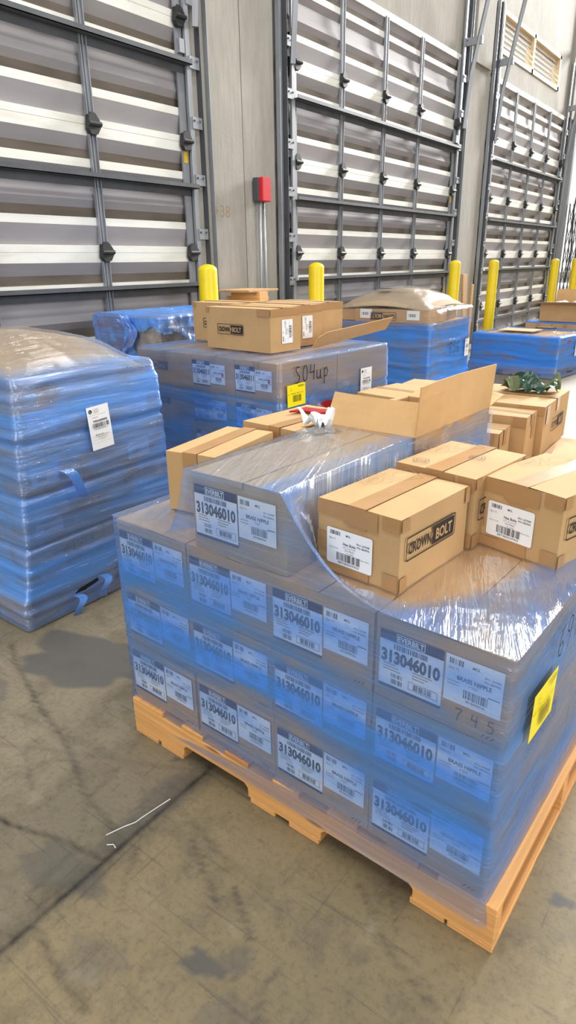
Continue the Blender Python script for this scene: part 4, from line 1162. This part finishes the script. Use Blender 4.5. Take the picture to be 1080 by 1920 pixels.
for (z, g) in ((.80, .03), (.86, .03), (.92, .035), (.97, .03), (.99, .01)):
    row = []
    for j in range(nc+1):
        u = j/nc; p, n = rrect_pt(u, -1.16, .02, -.02, .98, .03); q = .012*fbm(u*40, z*10, 4) if 0 < j < nc else 0; p = p+n*(g-.01+q+.02)
        row.append((Vector((p.x, p.y, z)), .0, u*4, z))
    rows.append(row)
for k in range(1, 20):
    s = 1-k/19; row = []
    for j in range(nc+1):
        u = j/nc; p, n = rrect_pt(u, -1.16, .02, -.02, .98, .03); cx, cy = -.57, .48; px, py = cx+(p.x-cx)*s, cy+(p.y-cy)*s
        row.append((Vector((px, py, .99+(ehill(min(1, max(0, (px+1.05)/1.02)), min(1, max(0, (py-.03)/.93)))+.02-.99)*min(1, (1-s)*3)+.006*fbm(px*8, py*8))), 0, u*4*s, 1+(1-s)))
    rows.append(row)
film_object('film', EC, rows, F_clear)

# ================================================================== FAR RIGHT LOADS
FX, FY = -2.171, 8.68
pallet('pallet with dark fork openings under the low wrapped load far right', (FX, FY, 0), R(-8))
for k in range(2):
    for i in range(3):
        for r_ in range(2):
            carton('carton in the low wrapped load far right, %s layer, %s column, %s row' % (['bottom', 'top'][k], ['right', 'centre', 'left'][i], ['front', 'back'][r_]), Matrix.Translation((FX, FY, 0)) @ Matrix.Rotation(R(-8), 4, 'Z') @ Vector((-(i+1)*.40+.0, r_*.49, .136+k*.185)), R(-8), (.395, .485, .182), seed=200+k*6+i*2+r_, group='cartons inside the low far load', tape='y')
FLV = [(.01, -1.24, .02, -.04, 1.03, .5), (.13, -1.23, .015, -.03, 1.03, .6), (.15, -1.22, .012, -.012, 1.0, 1), (.33, -1.215, .01, -.01, 1.0, 1.), (.505, -1.21, .01, -.01, 1.0, 1.), (.520, -1.20, .0, .0, .99, .8)]
FWp = wrap_load('dense blue stretch wrap around the low load far right', (FX, FY, 0), R(-8), FLV, F_deep, top=lambda a, b, s: (.525, .6 if s > .86 else .0), amp=.004, seed=12, fold=.006)
ship_label('WRAA000012').mesh('shipping_label', FWp, (.024, .46, .25), (0, 1, 0), (0, 0, 1), label='white shipping label')
mb = MB(); mb.prism([(.22, .43), (.32, .45), (.30, .47), (.24, .46)], 0, .016, .022, M['red']); mb.build('red_packet_corner', FWp)
mb = MB(); mb.box(.016, .020, .30, .52, .03, .11, M['black']); mb.box(.016, .020, .72, .92, .03, .11, M['black']); mb.build('fork_opening_shade', FWp)['label'] = 'black panels painted as shade in the fork openings'  # black panels standing for the shade inside the pallet
mb = MB(); mb.box(0, .5, 0, .36, 0, .006, M['card']); o = mb.build('cardboard_pad'); o.location = (FX-.95, FY+.42, .535); o.rotation_euler = (0, 0, R(-4)); tag(o, 'flat brown cardboard pad on the low wrapped load far right', 'cardboard')
mb = MB(); mb.prism([(0, 0), (.22, .02), (.26, .08), (.05, .06)], 2, 0, .015, M['hinge']); o = mb.build('dark_wedge'); o.location = (FX-.55, FY+.80, .545); tag(o, 'flat dark scrap on the rear edge of the low far load', 'scrap')
# pallet further behind with an opened carton
GX, GY = -1.95, 10.35
pallet('pallet of the furthest wrapped load behind the low one', (GX, GY, 0), R(-5))
for k in range(2):
    for i in range(3): carton('carton in the furthest wrapped load, %s layer, %s column' % (['bottom', 'top'][k], ['right', 'centre', 'left'][i]), (GX-(i+1)*.4, GY+.02+i*.035, .136+k*.2), R(-5), (.395, .95, .197), seed=220+k*3+i, group='cartons inside the furthest load', tape='y')
GW = wrap_load('blue stretch wrap around the furthest load at the right', (GX, GY, 0), R(-5), [(.01, -1.25, .03, -.03, 1.02, .9), (.15, -1.22, .01, -.01, 1., 1), (.54, -1.21, .01, -.01, .99, 1.), (.55, -1.2, .0, .0, .98, .9)], F_deep, top=lambda a, b, s: (.555, .8), amp=.005, seed=14)
oc = open_carton('open carton with raised rear flap on the furthest wrapped load', (GX-1.02, GY+.12, .56), R(-5), 1.0, .6, .24, [('b', .2, R(100)), ('f', .1, R(160))])
crumple('packing_paper', 'white crumpled packing paper on the open carton of the furthest load', 'paper', (GX-.55, GY+.35, .78), .7, .4, .10, ['white_plastic'], 5)
carton('stacked carton at the right frame edge before the bright doorway', (-2.35, 12.6, .0), R(-4), (.9, .7, 1.22), seed=44, tape='x')

# ================================================================== CARTON PILE BEHIND THE NEAR PALLET
HX, HY = -.45, 2.42
pallet('pallet under the plain cartons behind the near load', (HX, HY, 0), 0, L=1.30, W=1.20)
for k in range(2):
    for i in range(3):
        carton('flat carton supporting the pile behind the near load, %s layer, %s column' % (['bottom', 'top'][k], ['right', 'centre', 'left'][i]), (HX-(i+1)*.43, HY+.02, .136+k*.2045), 0, (.425, 1.16, .202), seed=240+k*3+i, group='cartons supporting the pile behind the near load', tape='y')
zb = .547
def pile(label, corner, rz, dims, seed, **k):
    w, d, h = dims; m = Matrix.Rotation(rz, 4, 'Z'); loc = Vector(corner)+m @ Vector((-w, 0, 0))
    return carton(label, loc, rz, dims, mat='card2', seed=seed, group='cartons piled behind the near load', **k)
t = pile('large carton with logo on its side and green bag on top, behind near load', (-.812, 3.15, zb), R(2), (.50, .50, .243), 51, tape='x', tdrop=.06)
crown(.24).mesh('logo_print', t, (.5045, .16, .09), (0, 1, 0), (0, 0, 1)); edge_tape(t, (.50, .50, .243), 'r', .15, .09, .03, .09); edge_tape(t, (.5, .5, .243), 'f', .20, .043, .38, .5)
t = pile('carton with folded shiny tape in front of the logo carton, behind the near load', (-.835, 2.955, zb), R(3), (.50, .185, .226), 52, tape='x')
edge_tape(t, (.50, .185, .226), 'f', .18, .046, .44, .5); edge_tape(t, (.50, .185, .226), 'r', .11, .1, .09, .14); 
t = pile('lowest plain carton at the front of the pile behind the near load', (-.885, 2.74, zb), R(4), (.46, .19, .19), 53, tape='x', tdrop=.07)
edge_tape(t, (.46, .19, .19), 'f', .14, .05, .38, .44); edge_tape(t, (.46, .19, .19), 'r', .12, .07, .0, .05)
pile('carton at the left of the pile behind the raised flap of the open carton', (-1.36, 2.92, zb), R(-8), (.38, .36, .25), 54, tape='x')
pile('rear carton of the pile beside the one with the green bag', (-1.34, 3.32, zb), R(5), (.34, .30, .235), 55, tape='y')
# flattened carton flaps at right
for k, (x, y, z, rz, tx, ty) in enumerate(((-.78, 2.80, .552, 3, 2, -2), (-.80, 2.55, .566, -6, 5, 3), (-.76, 3.15, .562, 8, -1, 6))):
    t = thing('cardboard_sheet', ['upper flattened brown flap right of the plain carton pile', 'nearest flattened brown flap right of the plain carton pile', 'rear flattened brown flap right of the plain carton pile'][k], 'cardboard', (x, y, z), R(rz))
    mb = MB(); mb.box(0, .36, 0, .30, 0, .005, M['card']); o = mb.build('panel', t); o.rotation_euler = (R(tx), R(ty), 0)
crumple('plastic_bag', 'crumpled dark green bag lying on the large logo carton', 'bag', (-1.0, 3.50, zb+.246), .27, .18, .12, ['green', 'green', 'green_lt'], 2, rz=R(10), fr=3.2, twist=.6)

# ================================================================== CAMERA, LIGHT
def camera():
    f, H, yaw, pitch, roll = 1207.1832446418907, 1.4465105366365754, 0.638869562284953, 0.3701205306405845, -0.014721222484489692
    fw = Vector((-math.sin(yaw)*math.cos(pitch), math.cos(yaw)*math.cos(pitch), -math.sin(pitch)))
    r = Vector((math.cos(yaw), math.sin(yaw), 0)); u = r.cross(fw)
    r2 = r*math.cos(roll)+u*math.sin(roll); u2 = -r*math.sin(roll)+u*math.cos(roll)
    cd = bpy.data.cameras.new('camera'); cd.sensor_fit = 'VERTICAL'; cd.sensor_height = 32; cd.lens = f/1920*32; cd.clip_start = .05; cd.clip_end = 200
    o = bpy.data.objects.new('camera', cd); C.objects.link(o)
    m = Matrix((r2, u2, -fw)).transposed().to_4x4(); m.translation = (0, 0, H); o.matrix_world = m
    S.camera = o
camera()
def area(name, loc, target, sx, sy, power, col=(1, 1, 1)):
    l = bpy.data.lights.new(name, 'AREA'); l.shape = 'RECTANGLE'; l.size = sx; l.size_y = sy; l.energy = power; l.color = col
    o = bpy.data.objects.new(name, l); C.objects.link(o); o.location = loc
    o.rotation_euler = (Vector(target)-Vector(loc)).to_track_quat('-Z', 'Y').to_euler(); return o
area('dock_daylight', (-.8, 34, 12), (0, 2, .5), 7, 6, 22500, (1, .98, .95))
area('camera_side_fill', (1.5, -9, 4.0), (-1, 3, .6), 5, 3.5, 560, (.95, .98, 1))  # added soft fill behind the camera, brightens the front faces
area('hall_fill', (8.5, 2.5, 3.6), (-1, 3, .6), 7, 4, 640, (1, .99, .97))  # added fill from the right, lifts the right-hand carton sides
for i, (x, y) in enumerate(((-2.4, 1.5), (.6, 1.2), (-2.4, 5.5), (.6, 5.5), (-2.4, 9.5), (-2.4, 13.5), (-2.4, -1.5), (.8, -2.0))):
    area('ceiling_light', (x, y, 7.6), (x, y, 0), .35, 1.6, 105, (1, .97, .92))
sl = bpy.data.lights.new('outdoor_sun', 'SUN'); sl.energy = 6; sl.angle = R(1); so_ = bpy.data.objects.new('outdoor_sun', sl); C.objects.link(so_)
so_.rotation_euler = Vector((.62, .62, -.60)).to_track_quat('-Z', 'Y').to_euler()
w = bpy.data.worlds.new('hall_fill'); S.world = w; w.use_nodes = True
bg = w.node_tree.nodes['Background']; bg.inputs[0].default_value = (.94, .97, 1.0, 1); bg.inputs[1].default_value = .52
S.view_settings.view_transform = 'Standard'; S.view_settings.look = 'None'; S.view_settings.gamma = 1; S.view_settings.use_curve_mapping = False
S.view_settings.exposure = -0.2
